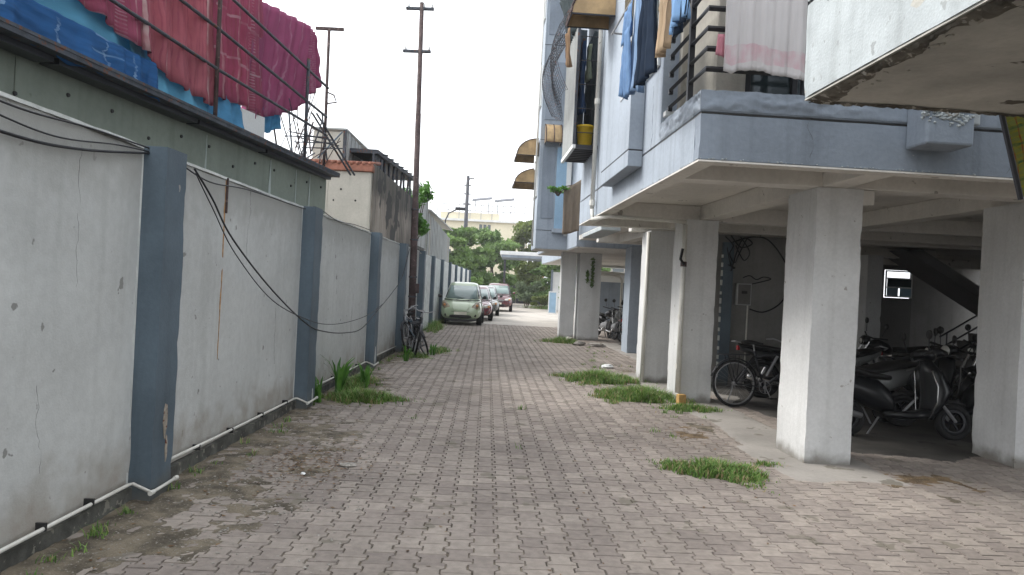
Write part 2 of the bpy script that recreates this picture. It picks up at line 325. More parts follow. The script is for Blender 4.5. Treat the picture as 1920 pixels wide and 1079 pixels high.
def rough_box(x0, x1, y0, y1, z0, z1, name, mat, parent, step=.07, amp=.006, seed=0, chips=0):
    """cast or plastered block: every face gridded, surface and arrises uneven"""
    V_, F_ = [], []; nn = lambda a, b: max(1, int(round((b - a) / step))); off = 0
    for ax in range(3):
        lo, hi = [(x0, x1), (y0, y1), (z0, z1)][ax]; A, B_ = [((y0, y1), (z0, z1)), ((x0, x1), (z0, z1)), ((x0, x1), (y0, y1))][ax]
        na, nb2 = nn(*A), nn(*B_); a_, b_ = np.meshgrid(np.linspace(*A, na + 1), np.linspace(*B_, nb2 + 1)); a_, b_ = a_.ravel(), b_.ravel()
        for v in (lo, hi):
            c_ = np.full(a_.shape, v); P_ = np.stack([c_, a_, b_] if ax == 0 else [a_, c_, b_] if ax == 1 else [a_, b_, c_], 1); V_.append(P_)
            q = np.arange(na)[None, :] + (na + 1) * np.arange(nb2)[:, None]; f = np.stack([q, q + 1, q + na + 2, q + na + 1], -1).reshape(-1, 4)
            if (v == lo) == (ax != 1): f = f[:, ::-1]
            F_.append(f + off); off += len(P_)
    V_ = np.concatenate(V_); F_ = np.concatenate(F_); x, y, z = V_.T; sd_ = seed * 3.7 + 20
    nz = lambda k, a, b: (fbm(a * k + sd_, b * k + 31.3) - .5)
    d = np.stack([nz(2.3, y + x, z) * 1.6 + nz(9, y - x + 5, z), nz(2.3, x + y + 7, z + 3) * 1.6 + nz(9, x - y + 9, z), nz(3, x + 4, y + 4) * .8], 1) * amp
    if chips:
        ex = np.minimum(np.abs(x - x0), np.abs(x - x1)) < 1e-5; ey = np.minimum(np.abs(y - y0), np.abs(y - y1)) < 1e-5; ed = ex & ey
        c_ = np.clip(fbm(z * 6 + x * 9 + sd_, y * 9 + z * 2) - .56, 0, 1) * ed * .035
        d[:, 0] += np.sign((x0 + x1) / 2 - x) * c_; d[:, 1] += np.sign((y0 + y1) / 2 - y) * c_
    V_ = V_ + d
    me = bpy.data.meshes.new(name); me.from_pydata(V_.tolist(), [], F_.tolist()); bm = bmesh.new(); bm.from_mesh(me)
    bmesh.ops.remove_doubles(bm, verts=bm.verts, dist=1e-5); bmesh.ops.recalc_face_normals(bm, faces=bm.faces); bm.to_mesh(me); bm.free()
    me.polygons.foreach_set('use_smooth', np.ones(len(me.polygons), bool)); me.set_sharp_from_angle(angle=R(38)); me.materials.append(mt[mat])
    o = bpy.data.objects.new(name, me); COL.objects.link(o); o.parent = parent; return o
# ------------------------------------------------------------------ ground, lane of pavers, road
g = MB(); g.add([(-160, -50, -.06), (160, -50, -.06), (160, 320, -.06), (-160, 320, -.06)], [(0, 1, 2, 3)]).build('ground', 'ground', kind='structure')
lane = MB().add([(-2.6, -6, -.018), (11, -6, -.018), (11, 29.5, -.018), (-3.2, 29.5, -.018)], [(0, 1, 2, 3)]).build('paved_lane', 'joint', kind='structure')
MB().add([(-6, 29.4, -.012), (9, 29.4, -.012), (12, 70, -.012), (-6, 70, -.012)], [(0, 1, 2, 3)]).build('concrete_road', 'road', kind='structure')
PX, PY = .147, .173
gap = .0065
wf, ww = .0870 - gap / 2, .0600 - gap / 2
hy = PY / 2 - gap / 2; t0, t1 = PY / 4 - .008, PY / 4 + .008
half = [(wf, -hy), (wf, -t1), (ww, -t0), (ww, t0), (wf, t1), (wf, hy)]
outl = np.array(half + [(-x, y) for x, y in half[::-1]])       # 12 corners, ccw
NO = len(outl)
inner = outl * np.array([(1 - .004 / wf), (1 - .004 / hy)])
def paver_arrays():
    top = np.c_[inner, np.zeros(NO)]; low = np.c_[outl, np.full(NO, -.009)]; bot = np.c_[outl, np.full(NO, -.02)]
    return np.r_[top, low, bot]
PV = paver_arrays()
ang = R(1.9); ca, sa = math.cos(ang), math.sin(ang)
cells = []
for i in range(-32, 70):
    for j in range(10, 190):
        lx = i * PX; ly = j * PY + (PY / 2 if i % 2 else 0)
        X = lx * ca - ly * sa + .35; Y = lx * sa + ly * ca
        lim = 6.4 if Y < 10.5 else 3.6
        if Y < 2.4 or Y > 29.4 or X > lim or X < -2.47 - (.25 if Y > 21 else 0): continue
        cells.append((X, Y))
cells = np.array(cells)
# the pieces that show largest: nearest ones inside the view
d2 = cells[:, 0] ** 2 + cells[:, 1] ** 2
vis = (np.abs(cells[:, 0]) < cells[:, 1] * .72) & (cells[:, 1] > 3.55) & (cells[:, 0] > -1.5)
order = np.where(vis)[0][np.argsort(d2[vis])]
near = set(order[:300].tolist())
# soil thickness over the pavers (shared by the dirt sheet and the settling of pavers)
me0 = bpy.data.meshes.new('paver')
fs = [tuple(range(NO))] + [(k, (k + 1) % NO, NO + (k + 1) % NO, NO + k)[::-1] for k in range(NO)] + [(NO + k, NO + (k + 1) % NO, 2 * NO + (k + 1) % NO, 2 * NO + k)[::-1] for k in range(NO)]
me0.from_pydata([tuple(p) for p in PV], [], fs); me0.materials.append(mt['paver'])
rest = []
for k, (X, Y) in enumerate(cells):
    jit = rng.normal(0, 1, 6); jit[2] = jit[2] * .9 + (float(fbm(np.array(X * .8 + 3), np.array(Y * .8))) - .5) * 9
    if k in near:
        o = bpy.data.objects.new('paver', me0); COL.objects.link(o); o.parent = lane
        o.location = (X + jit[0] * .0012, Y + jit[1] * .0012, jit[2] * .0012)
        o.rotation_euler = (jit[3] * .007, jit[4] * .007, ang + jit[5] * .006)
    else: rest.append((X, Y, *jit))
rest = np.array(rest); nR = len(rest)
rz = ang + rest[:, 7] * .006; c_, s_ = np.cos(rz), np.sin(rz)
V = np.empty((nR, 2 * NO, 3)); P2 = PV[:2 * NO]
V[:, :, 0] = P2[None, :, 0] * c_[:, None] - P2[None, :, 1] * s_[:, None] + rest[:, 0, None]
V[:, :, 1] = P2[None, :, 0] * s_[:, None] + P2[None, :, 1] * c_[:, None] + rest[:, 1, None]
V[:, :, 2] = P2[None, :, 2] * 1.8 + rest[:, 4, None] * .0014 + P2[None, :, 0] * rest[:, 5, None] * .007 + P2[None, :, 1] * rest[:, 6, None] * .007
me = bpy.data.meshes.new('paver_field'); me.vertices.add(nR * 2 * NO); me.vertices.foreach_set('co', V.astype(np.float32).ravel())
base = (np.arange(nR) * 2 * NO)[:, None]
topf = base + np.arange(NO)[None, :]
side = np.array([(k, (k + 1) % NO, NO + (k + 1) % NO, NO + k)[::-1] for k in range(NO)]).ravel()
loops = np.concatenate([topf, base + side[None, :]], 1)
me.loops.add(loops.size); me.loops.foreach_set('vertex_index', loops.astype(np.int32).ravel())
tot = np.tile(np.array([NO] + [4] * NO), nR); st = np.concatenate([[0], np.cumsum(tot)[:-1]])
me.polygons.add(len(tot)); me.polygons.foreach_set('loop_start', st.astype(np.int32)); me.polygons.foreach_set('loop_total', tot.astype(np.int32))
me.polygons.foreach_set('use_smooth', np.zeros(len(tot), bool)); me.update(calc_edges=True); a = me.attributes.new('tone', 'FLOAT', 'FACE')
a.data.foreach_set('value', np.repeat(rng.random(nR), NO + 1).astype(np.float32)); me.materials.append(mt['paver'])
pf = bpy.data.objects.new('paver_field', me); COL.objects.link(pf); pf.parent = lane; pf['kind'] = 'stuff'

def sheet_grid(name, x0, x1, y0, y1, step, hfun, mat, label=None, cat=None, kind='structure', parent=None):
    nx, ny = int((x1 - x0) / step) + 1, int((y1 - y0) / step) + 1
    xs, ys = np.linspace(x0, x1, nx), np.linspace(y0, y1, ny); X, Y = np.meshgrid(xs, ys); Z = hfun(X, Y)
    V_ = np.c_[X.ravel(), Y.ravel(), Z.ravel()]
    i = np.arange(nx - 1)[None, :] + nx * np.arange(ny - 1)[:, None]; F = np.stack([i, i + 1, i + nx + 1, i + nx], -1).reshape(-1, 4)
    keep = Z.ravel()[F].max(1) > -.012
    o = fastmesh(name, V_, F[keep], mat, parent, smooth=True); tag(o, label, cat, None, kind); return o
def soil(X, Y):
    wallside = np.exp(-((X + 2.45) / .45) ** 2) * .022 * (Y < 21)
    patch = .027 * np.exp(-(((X + 1.75) / .60) ** 2 + ((Y - 6.9) / 1.5) ** 2)) + .019 * np.exp(-(((X + 1.85) / .75) ** 2 + ((Y - 4.3) / 1.2) ** 2))
    patch += .024 * np.exp(-(((X + 1.95) / .45) ** 2 + ((Y - 10.6) / 1.6) ** 2)) + .022 * np.exp(-(((X + 1.8) / .5) ** 2 + ((Y - 15.6) / 1.4) ** 2))
    return -.0235 + wallside + patch * .9 + (fbm(X * 2.6 + 9, Y * 2.6) - .5) * .026 + (fbm(X * 12, Y * 12 + 3) - .5) * .030
sheet_grid('soil_drift', -2.47, -.3, 2.6, 21, .026, soil, 'dirt')
def soil2(X, Y):
    p = .02 * np.exp(-(((X - 2.3) / .35) ** 2 + ((Y - 8.6) / 1.3) ** 2)) + .02 * np.exp(-(((X - 2.3) / .6) ** 2 + ((Y - 14.6) / 1.1) ** 2)) + .022 * np.exp(-(((X - 2.1) / .55) ** 2 + ((Y - 11.6) / .8) ** 2))
    p += .018 * np.exp(-(((X - 3.6) / 1.3) ** 2 + ((Y - 6.0) / .35) ** 2))
    return -.021 + p + (fbm(X * 3 + 40, Y * 3) - .5) * .022 + (fbm(X * 17 + 5, Y * 17) - .5) * .007
sheet_grid('soil_drift', 1.2, 5.2, 5, 17, .04, soil2, 'dirt')
def apron(X, Y):
    bx = X - 1.46 + (Y - 6) * .0558; sy = Y - 6 - (X - 1.46) * .0558
    e = (fbm(X * 2.2 + 70, Y * 2.2) - .5) * .5
    front = np.minimum(np.minimum(bx - 1.0, 2.15 - bx), np.minimum(sy - .22, 1.75 - sy))
    side_ = np.minimum(np.minimum(bx - 1.12, 2.0 - bx), np.minimum(sy - .3, 8.2 - sy))
    back = np.minimum(np.minimum(bx - 2.0, 8 - bx), np.minimum(sy - 4.5, 16 - sy))
    m_ = np.maximum(np.maximum(front, side_), back) + e * .5
    return np.clip(-.02 + m_ * .25, -.02, .009) + (fbm(X * 5, Y * 5) - .5) * .003
sheet_grid('concrete_apron', 2.2, 9.6, 5.8, 22, .06, apron, 'concrete')

def pfloor(X, Y):
    bx = X - 1.46 + (Y - 6) * .0558; sy = Y - 6 - (X - 1.46) * .0558
    m_ = np.minimum(np.minimum(bx - 2.0, 13.5 - bx), np.minimum(sy - 1.25, 16 - sy)) + (fbm(X * 2 + 20, Y * 2) - .5) * .7
    return np.clip(-.02 + m_ * .12, -.02, .012) + (fbm(X * 5, Y * 5) - .5) * .004
sheet_grid('parking_floor', 3.2, 15, 6.8, 22.5, .07, pfloor, 'floorshade')
def fill(X, Y):
    return -.0115 + (fbm(X * .8 + 3, Y * .8) - .5) * .0125 + (fbm(X * 1.7 + 50, Y * 1.7) - .5) * .012 + (fbm(X * 13, Y * 13) - .5) * .005
sheet_grid('joint_soil', -2.4, 5.2, 2.6, 13.5, .04, fill, 'dirt')
def fill2(X, Y):
    return -.017 + .018 * np.exp(-(((X - 2.1) / .45) ** 2 + ((Y - 8.3) / .9) ** 2)) + .015 * np.exp(-(((X - 3.9) / 1.2) ** 2 + ((Y - 6.6) / .4) ** 2)) + (fbm(X * 3 + 8, Y * 3) - .5) * .018 + (fbm(X * 14, Y * 14) - .5) * .014
sheet_grid('brown_soil', 1.3, 5.4, 5.6, 10.5, .03, fill2, 'dirtb')
# ------------------------------------------------------------------ compound wall on the left
bw = empty('boundary_wall', (0, 0, 0), label='long grey plastered compound wall with slate blue pillars along the left of the lane', cat='wall')
WX = -2.48
pill = [(-1.0, -.5), (1.6, 2.05), (4.9, 5.25), (8.62, 9.0), (12.75, 13.1), (16.0, 16.35), (19.4, 19.75)]
prevY = -2.0
for a_, b_ in pill:
    rough_box(WX - .12, WX, prevY, a_, .10, 2.331, 'wall_panel', 'panel', bw, .09, .012, a_)
    rough_box(WX - .125, WX + .010, prevY, a_ - .002, 2.336, 2.356, 'panel_coping', 'strip', bw, .05, .014, a_ + 3)
    rough_box(WX - .12, WX + .032, prevY, a_ - .002, -.05, .092, 'plinth', 'plinth', bw, .07, .018, a_ + 5)
    q = MB(); n = 8
    # pillars with slightly irregular faces
    rough_box(WX - .16, WX + .155, a_ + .002, b_ - .05, -.05, 2.36, 'pillar', 'pillar', bw, .06, .010, a_ + 8, 1)
    prevY = b_ - .048
    MB().prism([(a_ - .001, 2.33)] + [(a_ - .012 - .014 * random.random(), 2.33 - i * .093) for i in range(25)] + [(a_ - .001, .1)], WX - .002, WX + .003, 'x').build('limewash_line', 'strip', bw)
# flaked paint on the near pillar and a few others
def blot(cx, cy, z0, z1, w, seed):
    rs = np.random.default_rng(seed); k = 22; pts = []
    for i in range(k):
        t = 2 * math.pi * i / k; rr = .55 + .45 * rs.random()
        pts.append((cy + math.cos(t) * w * rr, (z0 + z1) / 2 + math.sin(t) * (z1 - z0) / 2 * (.75 + .25 * rs.random())))
    return MB().prism(pts, cx - .001, cx + .0035, 'x')
blot(WX + .155, 5.06, .38, .72, .035, 1).build('paint_flake', 'flake', bw)
blot(WX + .155, 5.09, .22, .42, .018, 2).build('paint_flake', 'flake', bw)
blot(WX + .155, 12.9, .05, .4, .05, 3).build('paint_flake', 'strip', bw)
blot(WX + .155, 8.85, .03, .22, .03, 4).build('paint_flake', 'strip', bw)
# ragged white drip edge left of the third and fourth pillars
for yy in (12.74, 15.99):
    vs = []; fs_ = []
    for i in range(26):
        z = 2.3 - i * .088; w = .035 + .05 * random.random() * (1 if 4 < i < 16 else .5)
        vs += [(WX + .004, yy - w, z), (WX + .006, yy + .0, z)]
    fs_ = [(2 * i, 2 * i + 1, 2 * i + 3, 2 * i + 2) for i in range(25)]
    MB().add(vs, fs_).build('limewash_edge', 'strip', bw, solid=.003)
# further stretch, set a little back
prevY = 19.76
for a_, b_ in [(22.3, 22.6), (25.6, 25.95), (29.0, 29.3), (32.6, 32.9), (36.2, 36.5), (40, 40.3), (44, 44.3), (48, 48.3)]:
    MB().box(-2.95, -2.83, prevY, a_, -.05, 2.44).build('wall_panel', 'strip' if prevY > 22 else 'panel', bw, bevel=.012)
    MB().box(-2.98, -2.72, a_ + .002, b_, -.05, 2.46).build('pillar', 'pillar', bw, bevel=.012)
    prevY = b_ + .002
MB().box(-3.0, -2.70, 19.76, 22.3, 2.46, 2.56).build('wall_ledge', 'plinth', bw, bevel=.02)
MB().prism([(6.298, 2.33), (6.325, 2.33), (6.322, 1.9), (6.327, 1.5), (6.315, 1.1), (6.31, .8), (6.305, 1.2), (6.300, 1.7)], WX - .02, WX + .0015, 'x').build('rust_run', M('rust_run', (.42, .25, .12), var=.3, vs=20), bw)  # brown drip line down the second panel
MB().tube([(WX + .012, 6.315, 2.35), (WX + .012, 6.315, 2.05)], .010).build('iron_rod', 'rust', bw)

# pipe along the foot of the wall
pp = empty('conduit_pipe', (WX, 5, .13), label='thin white plastic pipe clipped along the foot of the compound wall', cat='pipe')
pp.location = (0, 0, 0)
def pz(y): return .135 + .012 * math.sin(y * 1.3)
path = []; segs = []
yy = -1.0
bends = [(4.9, 5.25), (8.62, 9.0), (12.75, 13.1)]
cur = [(WX + .045, -1, pz(0)), (WX + .045, 4.82, .13)]
for (a_, b_) in bends:
    cur += [(WX + .05, a_ - .03, .125), (WX + .18, a_ - .035, .075), (WX + .185, b_ - .04, .085)]
    segs.append(cur); e = b_ - .02
    nxt = {5.25: 8.5, 9.0: 12.62, 13.1: 15.9}[b_]
    cur = [(WX + .045, e, .165), (WX + .045, e + 1, .15), (WX + .045, nxt, .135)]
segs.append(cur)
for sg in segs: MB().tube(sg, .0115, 8).build('pipe_run', 'pvc', pp, smooth=True)
for (a_, b_) in bends:
    MB().tube([(WX + .18, a_ - .06, .075), (WX + .18, a_ - .01, .075)], .016, 8).build('elbow', 'pvc', pp)
    MB().tube([(WX + .185, b_ - .07, .085), (WX + .185, b_ - .03, .085)], .016, 8).build('elbow', 'pvc', pp)
    MB().tube([(WX + .045, b_ - .03, .168), (WX + .045, b_ + .02, .164)], .016, 8).build('elbow', 'pvc', pp)
for y in (3.95, 4.4, 5.9, 6.6, 7.4, 8.2, 9.6, 10.4, 11.2, 12):
    MB().box(WX, WX + .060, y - .006, y + .006, .118, .162).build('pipe_clip', 'clip', pp)

# cables slung along the wall
def cable(pts, r, label, n=60, xoff=0):
    P_ = [Vector((WX + .03 + xoff, *p)) if len(p) == 2 else Vector(p) for p in pts]
    out = []
    for i in range(len(P_) - 1):
        p0, p1, p2, p3 = P_[max(i - 1, 0)], P_[i], P_[i + 1], P_[min(i + 2, len(P_) - 1)]
        for k in range(8):
            t = k / 8; out.append(.5 * ((2 * p1) + (p2 - p0) * t + (2 * p0 - 5 * p1 + 4 * p2 - p3) * t * t + (3 * p1 - p0 - 3 * p2 + p3) * t ** 3))
    out.append(P_[-1])
    return tag(MB().tube(out, r, 6).build('cable', 'cable', smooth=True), label, 'cable', 'black cables on the compound wall')
cable([(2.4, 2.20), (3.5, 2.16), (4.1, 2.19), (4.84, 2.30), (5.0, 2.33)], .009, 'thick black cable crossing the nearest wall panel lowest of three')
cable([(2.4, 2.33), (3.3, 2.25), (3.9, 2.22), (4.5, 2.29), (4.9, 2.32)], .005, 'thin middle cable sagging across the top of the nearest wall panel')
cable([(2.4, 2.37), (3.5, 2.30), (4.2, 2.33), (4.9, 2.345)], .006, 'black cable hugging the coping of the nearest wall panel')
cable([(5.27, 2.27), (5.6, 2.1), (6.05, 1.82), (7.1, 1.40), (8.4, 1.0), (9.3, .86), (10.4, .78), (11.5, .78), (12.8, 1.02), (14.2, 1.30), (15.4, 1.62), (16.3, 2.25)], .008, 'heavy black cable looping down across the second and third wall panels', xoff=.15)
cable([(5.27, 2.24), (5.6, 2.02), (6.1, 1.70), (7.1, 1.30), (8.4, 1.05), (9.4, .95), (10.6, .93), (12.0, .98), (13.2, 1.12)], .005, 'thin black cable hanging beside the heavy looping one', xoff=.16)
cable([(5.3, 2.33), (5.9, 2.26), (6.8, 2.31), (8.6, 2.33), (9.1, 2.40), (10.2, 2.33), (11.3, 2.37), (12.7, 2.38)], .006, 'cable wavering just under the coping beyond the near pillar')

# ------------------------------------------------------------------ neighbour's shed with roof deck and railing
def railx(Y): return -2.62 - .1085 * (10.65 - Y)
shed = empty('green_grey_shed', (0, 0, 0), label='low green grey sheet clad shed rising behind the compound wall', cat='shed')
A0, A1 = Vector((-3.86, 2.0, 0)), Vector((-2.765, 10.75, 0)); dv = (A1 - A0).normalized(); nv = Vector((dv.y, -dv.x, 0))
Msh = Matrix(((nv.x, dv.x, 0, A0.x), (nv.y, dv.y, 0, A0.y), (0, 0, 1, 0), (0, 0, 0, 1)))
Ls = (A1 - A0).length
cuts = [-3.5, .4, 3.1, 5.55, 7.0, 7.75, Ls]
for i in range(len(cuts) - 1):
    MB().box(-.08, 0 - (i % 2) * .004, cuts[i] + .003, cuts[i + 1] - .003, 0, 2.99, Msh).build('cladding_sheet', 'shed', shed, bevel=.004)
for y, w in ((5.55, .02), (7.0, .045), (7.75, .02), (8.2, .03)):
    z0_ = 2.38
    MB().prism([(y - w, z0_), (y + w * .8, z0_), (y + w * .15, 2.93), (y - w * .2, 2.93)], .001, .006, 'x').build('sealant_streak', 'seam', shed).matrix_local = Msh
for i in range(16):
    MB().lathe([(.0, .012), (.014, .012), (.018, 0)], axis='x', n=8).build('screw', 'clip', shed).matrix_local = Msh @ Matrix.Translation((0, 1.6 + i * .5, 2.82 if i % 3 else 2.70))
MB().box(-3.2, -.08, Ls - .1, Ls, 0, 2.99, Msh).build('end_wall', 'shed', shed)
MB().box(-3.2, -3.1, -3.5, Ls - .1, 0, 2.99, Msh).build('back_wall', 'shed', shed)
# deck on its roof
B0, B1 = Vector((railx(1.0), 1.0, 0)), Vector((railx(10.75), 10.75, 0)); db = (B1 - B0).normalized(); nb = Vector((db.y, -db.x, 0))
Mdk = Matrix(((nb.x, db.x, 0, B0.x), (nb.y, db.y, 0, B0.y), (0, 0, 1, 0), (0, 0, 0, 1))); Ld = (B1 - B0).length
MB().box(-3.0, .03, -3, Ld, 3.0, 3.035, Mdk).build('roof_deck', 'darkm', shed)
MB().box(.0, .035, -3, Ld, 3.036, 3.06, Mdk).build('edge_channel', 'darkm', shed)
for y0_, y1_ in ((-3, 4.2), (4.25, 6.1), (6.15, 7.6), (7.65, Ld - .05)):
    MB().box(-.22, -.07 - .01 * (y0_ > 5), y0_, y1_, 2.955, 2.998, Mdk).build('edge_angle', 'blackm', shed)
railing = empty('roof_railing', (0, 0, 0), label='dark steel tube railing along the edge of the shed roof', cat='railing')
def rp(Y, z, off=0.): return (railx(Y) - off, Y, z)
for Y in (2.6, 7.25, 9.5):
    MB().tube([rp(Y, 3.04), rp(Y - .02, 4.95 if Y < 9 else 4.33)], .022, 8).build('post', 'rust' if Y == 7.25 else 'darkm', railing, smooth=True)
for z0_, z1_ in ((4.32, 4.15), (3.94, 3.75), (3.55, 3.51)):
    MB().tube([rp(2.6, z0_ + .08), rp(5, z0_ + .05), rp(7.25, z0_ if z0_ > 4.1 else z0_ - .02), rp(10.2, z1_)], .017, 8).build('rail', 'darkm', railing, smooth=True)
ant = empty('mast', (-2.78, 10.6, 3.0), label='rusty steel mast with a short crossbar standing at the end of the shed roof', cat='mast')
MB().tube([(0, 0, -.0), (-.02, 0, 2.08)], .022, 8).build('pole', 'rust', ant, smooth=True)
MB().box(-.21, .19, -.02, .02, 2.08, 2.12).build('crossbar', 'rust', ant)
MB().tube([(-.02, 0, 1.2), (.10, -.02, 1.15), (.14, -.02, 1.05), (0, 0, 1.03)], .012, 6).build('bracket', 'rust', ant)
# heap of rods and ladders on the deck
heap = empty('rod_heap', (-2.8, 10.1, 3.1), label='tangle of steel rods and frames propped against the mast on the shed roof', cat='metal frames')
for i in range(26):
    x0_, y0_ = random.uniform(-.35, .1), random.uniform(-.75, .5); x1_, y1_ = x0_ + random.uniform(-.15, .3), y0_ + random.uniform(-.5, .8)
    MB().tube([(x0_, y0_, random.uniform(-.05, .12)), (x1_, y1_, random.uniform(.3, .95))], random.choice((.006, .009, .012)), 6).build('rod', random.choice(('darkm', 'rust', 'pillar')), heap)
for i, o_ in enumerate((0, .06)):
    MB().tube([(-.1 + o_, .2, .72), (.32 + o_, .9, -.02)], .014, 6).build('rod', 'darkm', heap)
for i in range(5):
    MB().tube([(-.25, -.5 + i * .2, .25 + .1 * (i % 2)), (.3, -.4 + i * .2, .28)], .009, 6).build('rod', 'darkm', heap)
wc = MB().box(-.06, .06, -.28, .28, 0, .3).build('white_carton', 'white', bevel=.006); wc.location = (railx(8.1) - .14, 8.3, 3.04); wc.rotation_euler = (.05, 0, -.1)
tag(wc, 'white carton standing at the deck edge under the maroon cloths', 'carton')

# cloths hanging on the railing
def cloth(name, top, bot, mat, label, cat, group=None, nu=40, nv=18, amp=.035, folds=9, seed=0, out=(1, 0, 0), sag=.0, solid=.004, wave=.0, hem=.05):
    """top, bot: polylines (same number of points) of 3D points"""
    rs = random.Random(seed); ph = [rs.uniform(0, 6.28) for _ in range(5)]
    def interp(L, t):
        x = t * (len(L) - 1); i = min(int(x), len(L) - 2); return Vector(L[i]).lerp(Vector(L[i + 1]), x - i)
    mb = MB(); out = Vector(out)
    for j in range(nv + 1):
        v = j / nv
        for i in range(nu + 1):
            u = i / nu; a_, b_ = interp(top, u), interp(bot, u); p = a_.lerp(b_, v)
            f = math.sin(u * folds * 6.28 + ph[0] + v * 1.2 * math.sin(ph[3])) + .5 * math.sin(u * folds * 2.3 * 6.28 + ph[1] + v * 2) + .4 * math.sin(u * folds * .6 * 6.28 + ph[2] - v * 1.5)
            p = p + out * (f * amp * (.35 + .65 * v)) + Vector((0, 0, wave * v * math.sin(u * 14 + ph[4])))
            cn = float(fbm(np.array(u * nu / 7 + seed * 3.1), np.array(v * nv / 4.5 + seed))) - .5; hn = float(vn(np.array(u * nu / 6 + seed * 5.3), np.array(seed * 1.7))) - .5
            p = p + out * (cn * amp * 1.6) + Vector((0, 0, hn * hem * v ** 3 + cn * amp * .3))
            p.z -= sag * math.sin(math.pi * u) * (1 - v * .3)
            mb.v.append(tuple(p)); mb.uv.append((u, v))
    mb.f = [(j * (nu + 1) + i, j * (nu + 1) + i + 1, (j + 1) * (nu + 1) + i + 1, (j + 1) * (nu + 1) + i) for j in range(nv) for i in range(nu)]
    o = mb.build(name, mat, smooth=True, solid=solid); return tag(o, label, cat, group)
MAR = (.33, .095, .185)
cm_a = clothm('maroon_cloth', MAR, bands=[(0, 7, .06, (.42, .22, .30), 0, 1), (1, 30, .3, (.40, .22, .27), .76, .9)])
cm_b = clothm('crimson_checked_cloth', (.37, .095, .16), var=.35, bands=[(0, 4.6, .07, (.50, .32, .34), 0, 1), (0, 34, .3, (.30, .09, .12), 0, 1), (1, 40, .4, (.52, .30, .36), .70, .80), (1, 3, .06, (.52, .34, .38), 0, 1)])
cm_c = clothm('red_check_cloth', (.40, .13, .16), var=.35, bands=[(0, 3.3, .12, (.58, .46, .45), 0, 1), (0, 30, .3, (.30, .08, .12), 0, 1)])
cb_a = clothm('blue_cloth', (.09, .26, .42), var=.35)
cb_b = clothm('bright_blue_cloth', (.13, .34, .48), var=.35)
cb_c = clothm('navy_patterned_cloth', (.035, .12, .30), bands=[(1, 2.3, .12, (.22, .38, .58), .62, .74), (0, 6, .07, (.25, .4, .6), .1, .9)], var=.6)
GC = 'cloths drying on the shed railing'
OUTL = (.99, -.1, 0)
cloth('hanging_cloth', [rp(8.2, 4.6, .12), rp(9.0, 4.74, .12), rp(9.75, 4.84, .12), rp(9.98, 4.8, .12)], [rp(8.1, 3.24, .16), rp(8.8, 3.42, .16), rp(9.5, 3.66, .16), rp(10.3, 4.22, .14)], cm_a,
      'dark maroon cloth slanting down to a corner by the mast, last on the railing', 'cloth', GC, folds=9, amp=.034, nu=90, seed=1)
cloth('hanging_cloth', [rp(7.15, 4.75, .1), rp(7.8, 4.68, .1), rp(8.35, 4.66, .1)], [rp(7.3, 3.30, .12), rp(7.9, 3.34, .12), rp(8.55, 3.36, .12)], cm_b,
      'maroon checked cloth just beyond the tall rusty post', 'cloth', GC, folds=5, amp=.036, seed=2, nu=70)
cloth('hanging_cloth', [rp(5.95, 4.75, .08), rp(6.6, 4.75, .08), rp(7.22, 4.75, .08)], [rp(6.1, 3.34, .05), rp(6.7, 3.20, .04), rp(7.28, 3.16, .04)], cm_c,
      'red checked cloth with pale stripes hanging before the tall rusty post', 'cloth', GC, folds=4, amp=.036, seed=3, nu=70)
cloth('hanging_cloth', [rp(5.1, 4.4, .08), rp(5.6, 4.7, .08), rp(6.0, 4.75, .08)], [rp(5.25, 3.46, .06), rp(5.7, 3.42, .06), rp(6.12, 3.36, .06)], cm_b,
      'crimson cloth nearest the camera on the shed railing', 'cloth', GC, folds=2, amp=.04, seed=4)
cloth('hanging_cloth', [rp(8.5, 3.6, .2), rp(8.8, 3.6, .2), rp(9.2, 3.7, .2)], [rp(8.5, 3.26, .2), rp(8.8, 3.22, .2), rp(9.2, 3.36, .2)], cb_a,
      'small dark blue cloth below the slanting maroon one', 'cloth', GC, folds=3, amp=.02, seed=5)
cloth('hanging_cloth', [rp(2.6, 4.5, .24), rp(4.4, 4.4, .24), rp(6.2, 4.1, .24)], [rp(2.6, 3.03, .12), rp(4.4, 3.03, .12), rp(6.4, 3.03, .12)], cb_b,
      'bright blue sheet nearest the camera lining the shed railing', 'cloth', GC, folds=4, amp=.03, seed=6, nu=60)
cloth('hanging_cloth', [rp(2.8, 3.38, .06), rp(4.6, 3.30, .06), rp(5.7, 3.30, .06), rp(6.35, 3.30, .06)], [rp(2.8, 3.02, .03), rp(4.6, 3.02, .03), rp(5.7, 3.02, .03), rp(6.35, 3.02, .03)], cb_c,
      'navy blue patterned cloth with white curls bunched along the deck edge', 'cloth', GC, folds=8, amp=.018, seed=7, nu=110, wave=.03)
cloth('hanging_cloth', [rp(6.1, 3.7, .22), rp(6.6, 3.7, .22), rp(7.3, 3.7, .22)], [rp(6.1, 3.02, .05), rp(6.6, 3.02, .05), rp(7.25, 3.02, .05)], cb_b,
      'blue sheet between the navy cloth and the tall rusty post', 'cloth', GC, folds=3, amp=.02, seed=8)
cloth('hanging_cloth', [rp(7.3, 3.6, .2), rp(7.7, 3.55, .2), rp(8.1, 3.5, .2)], [rp(7.22, 3.02, .05), rp(7.5, 3.02, .05), rp(7.95, 3.06, .05)], cb_a,
      'blue sheet hanging low just beyond the tall rusty post', 'cloth', GC, folds=3, amp=.02, seed=9)

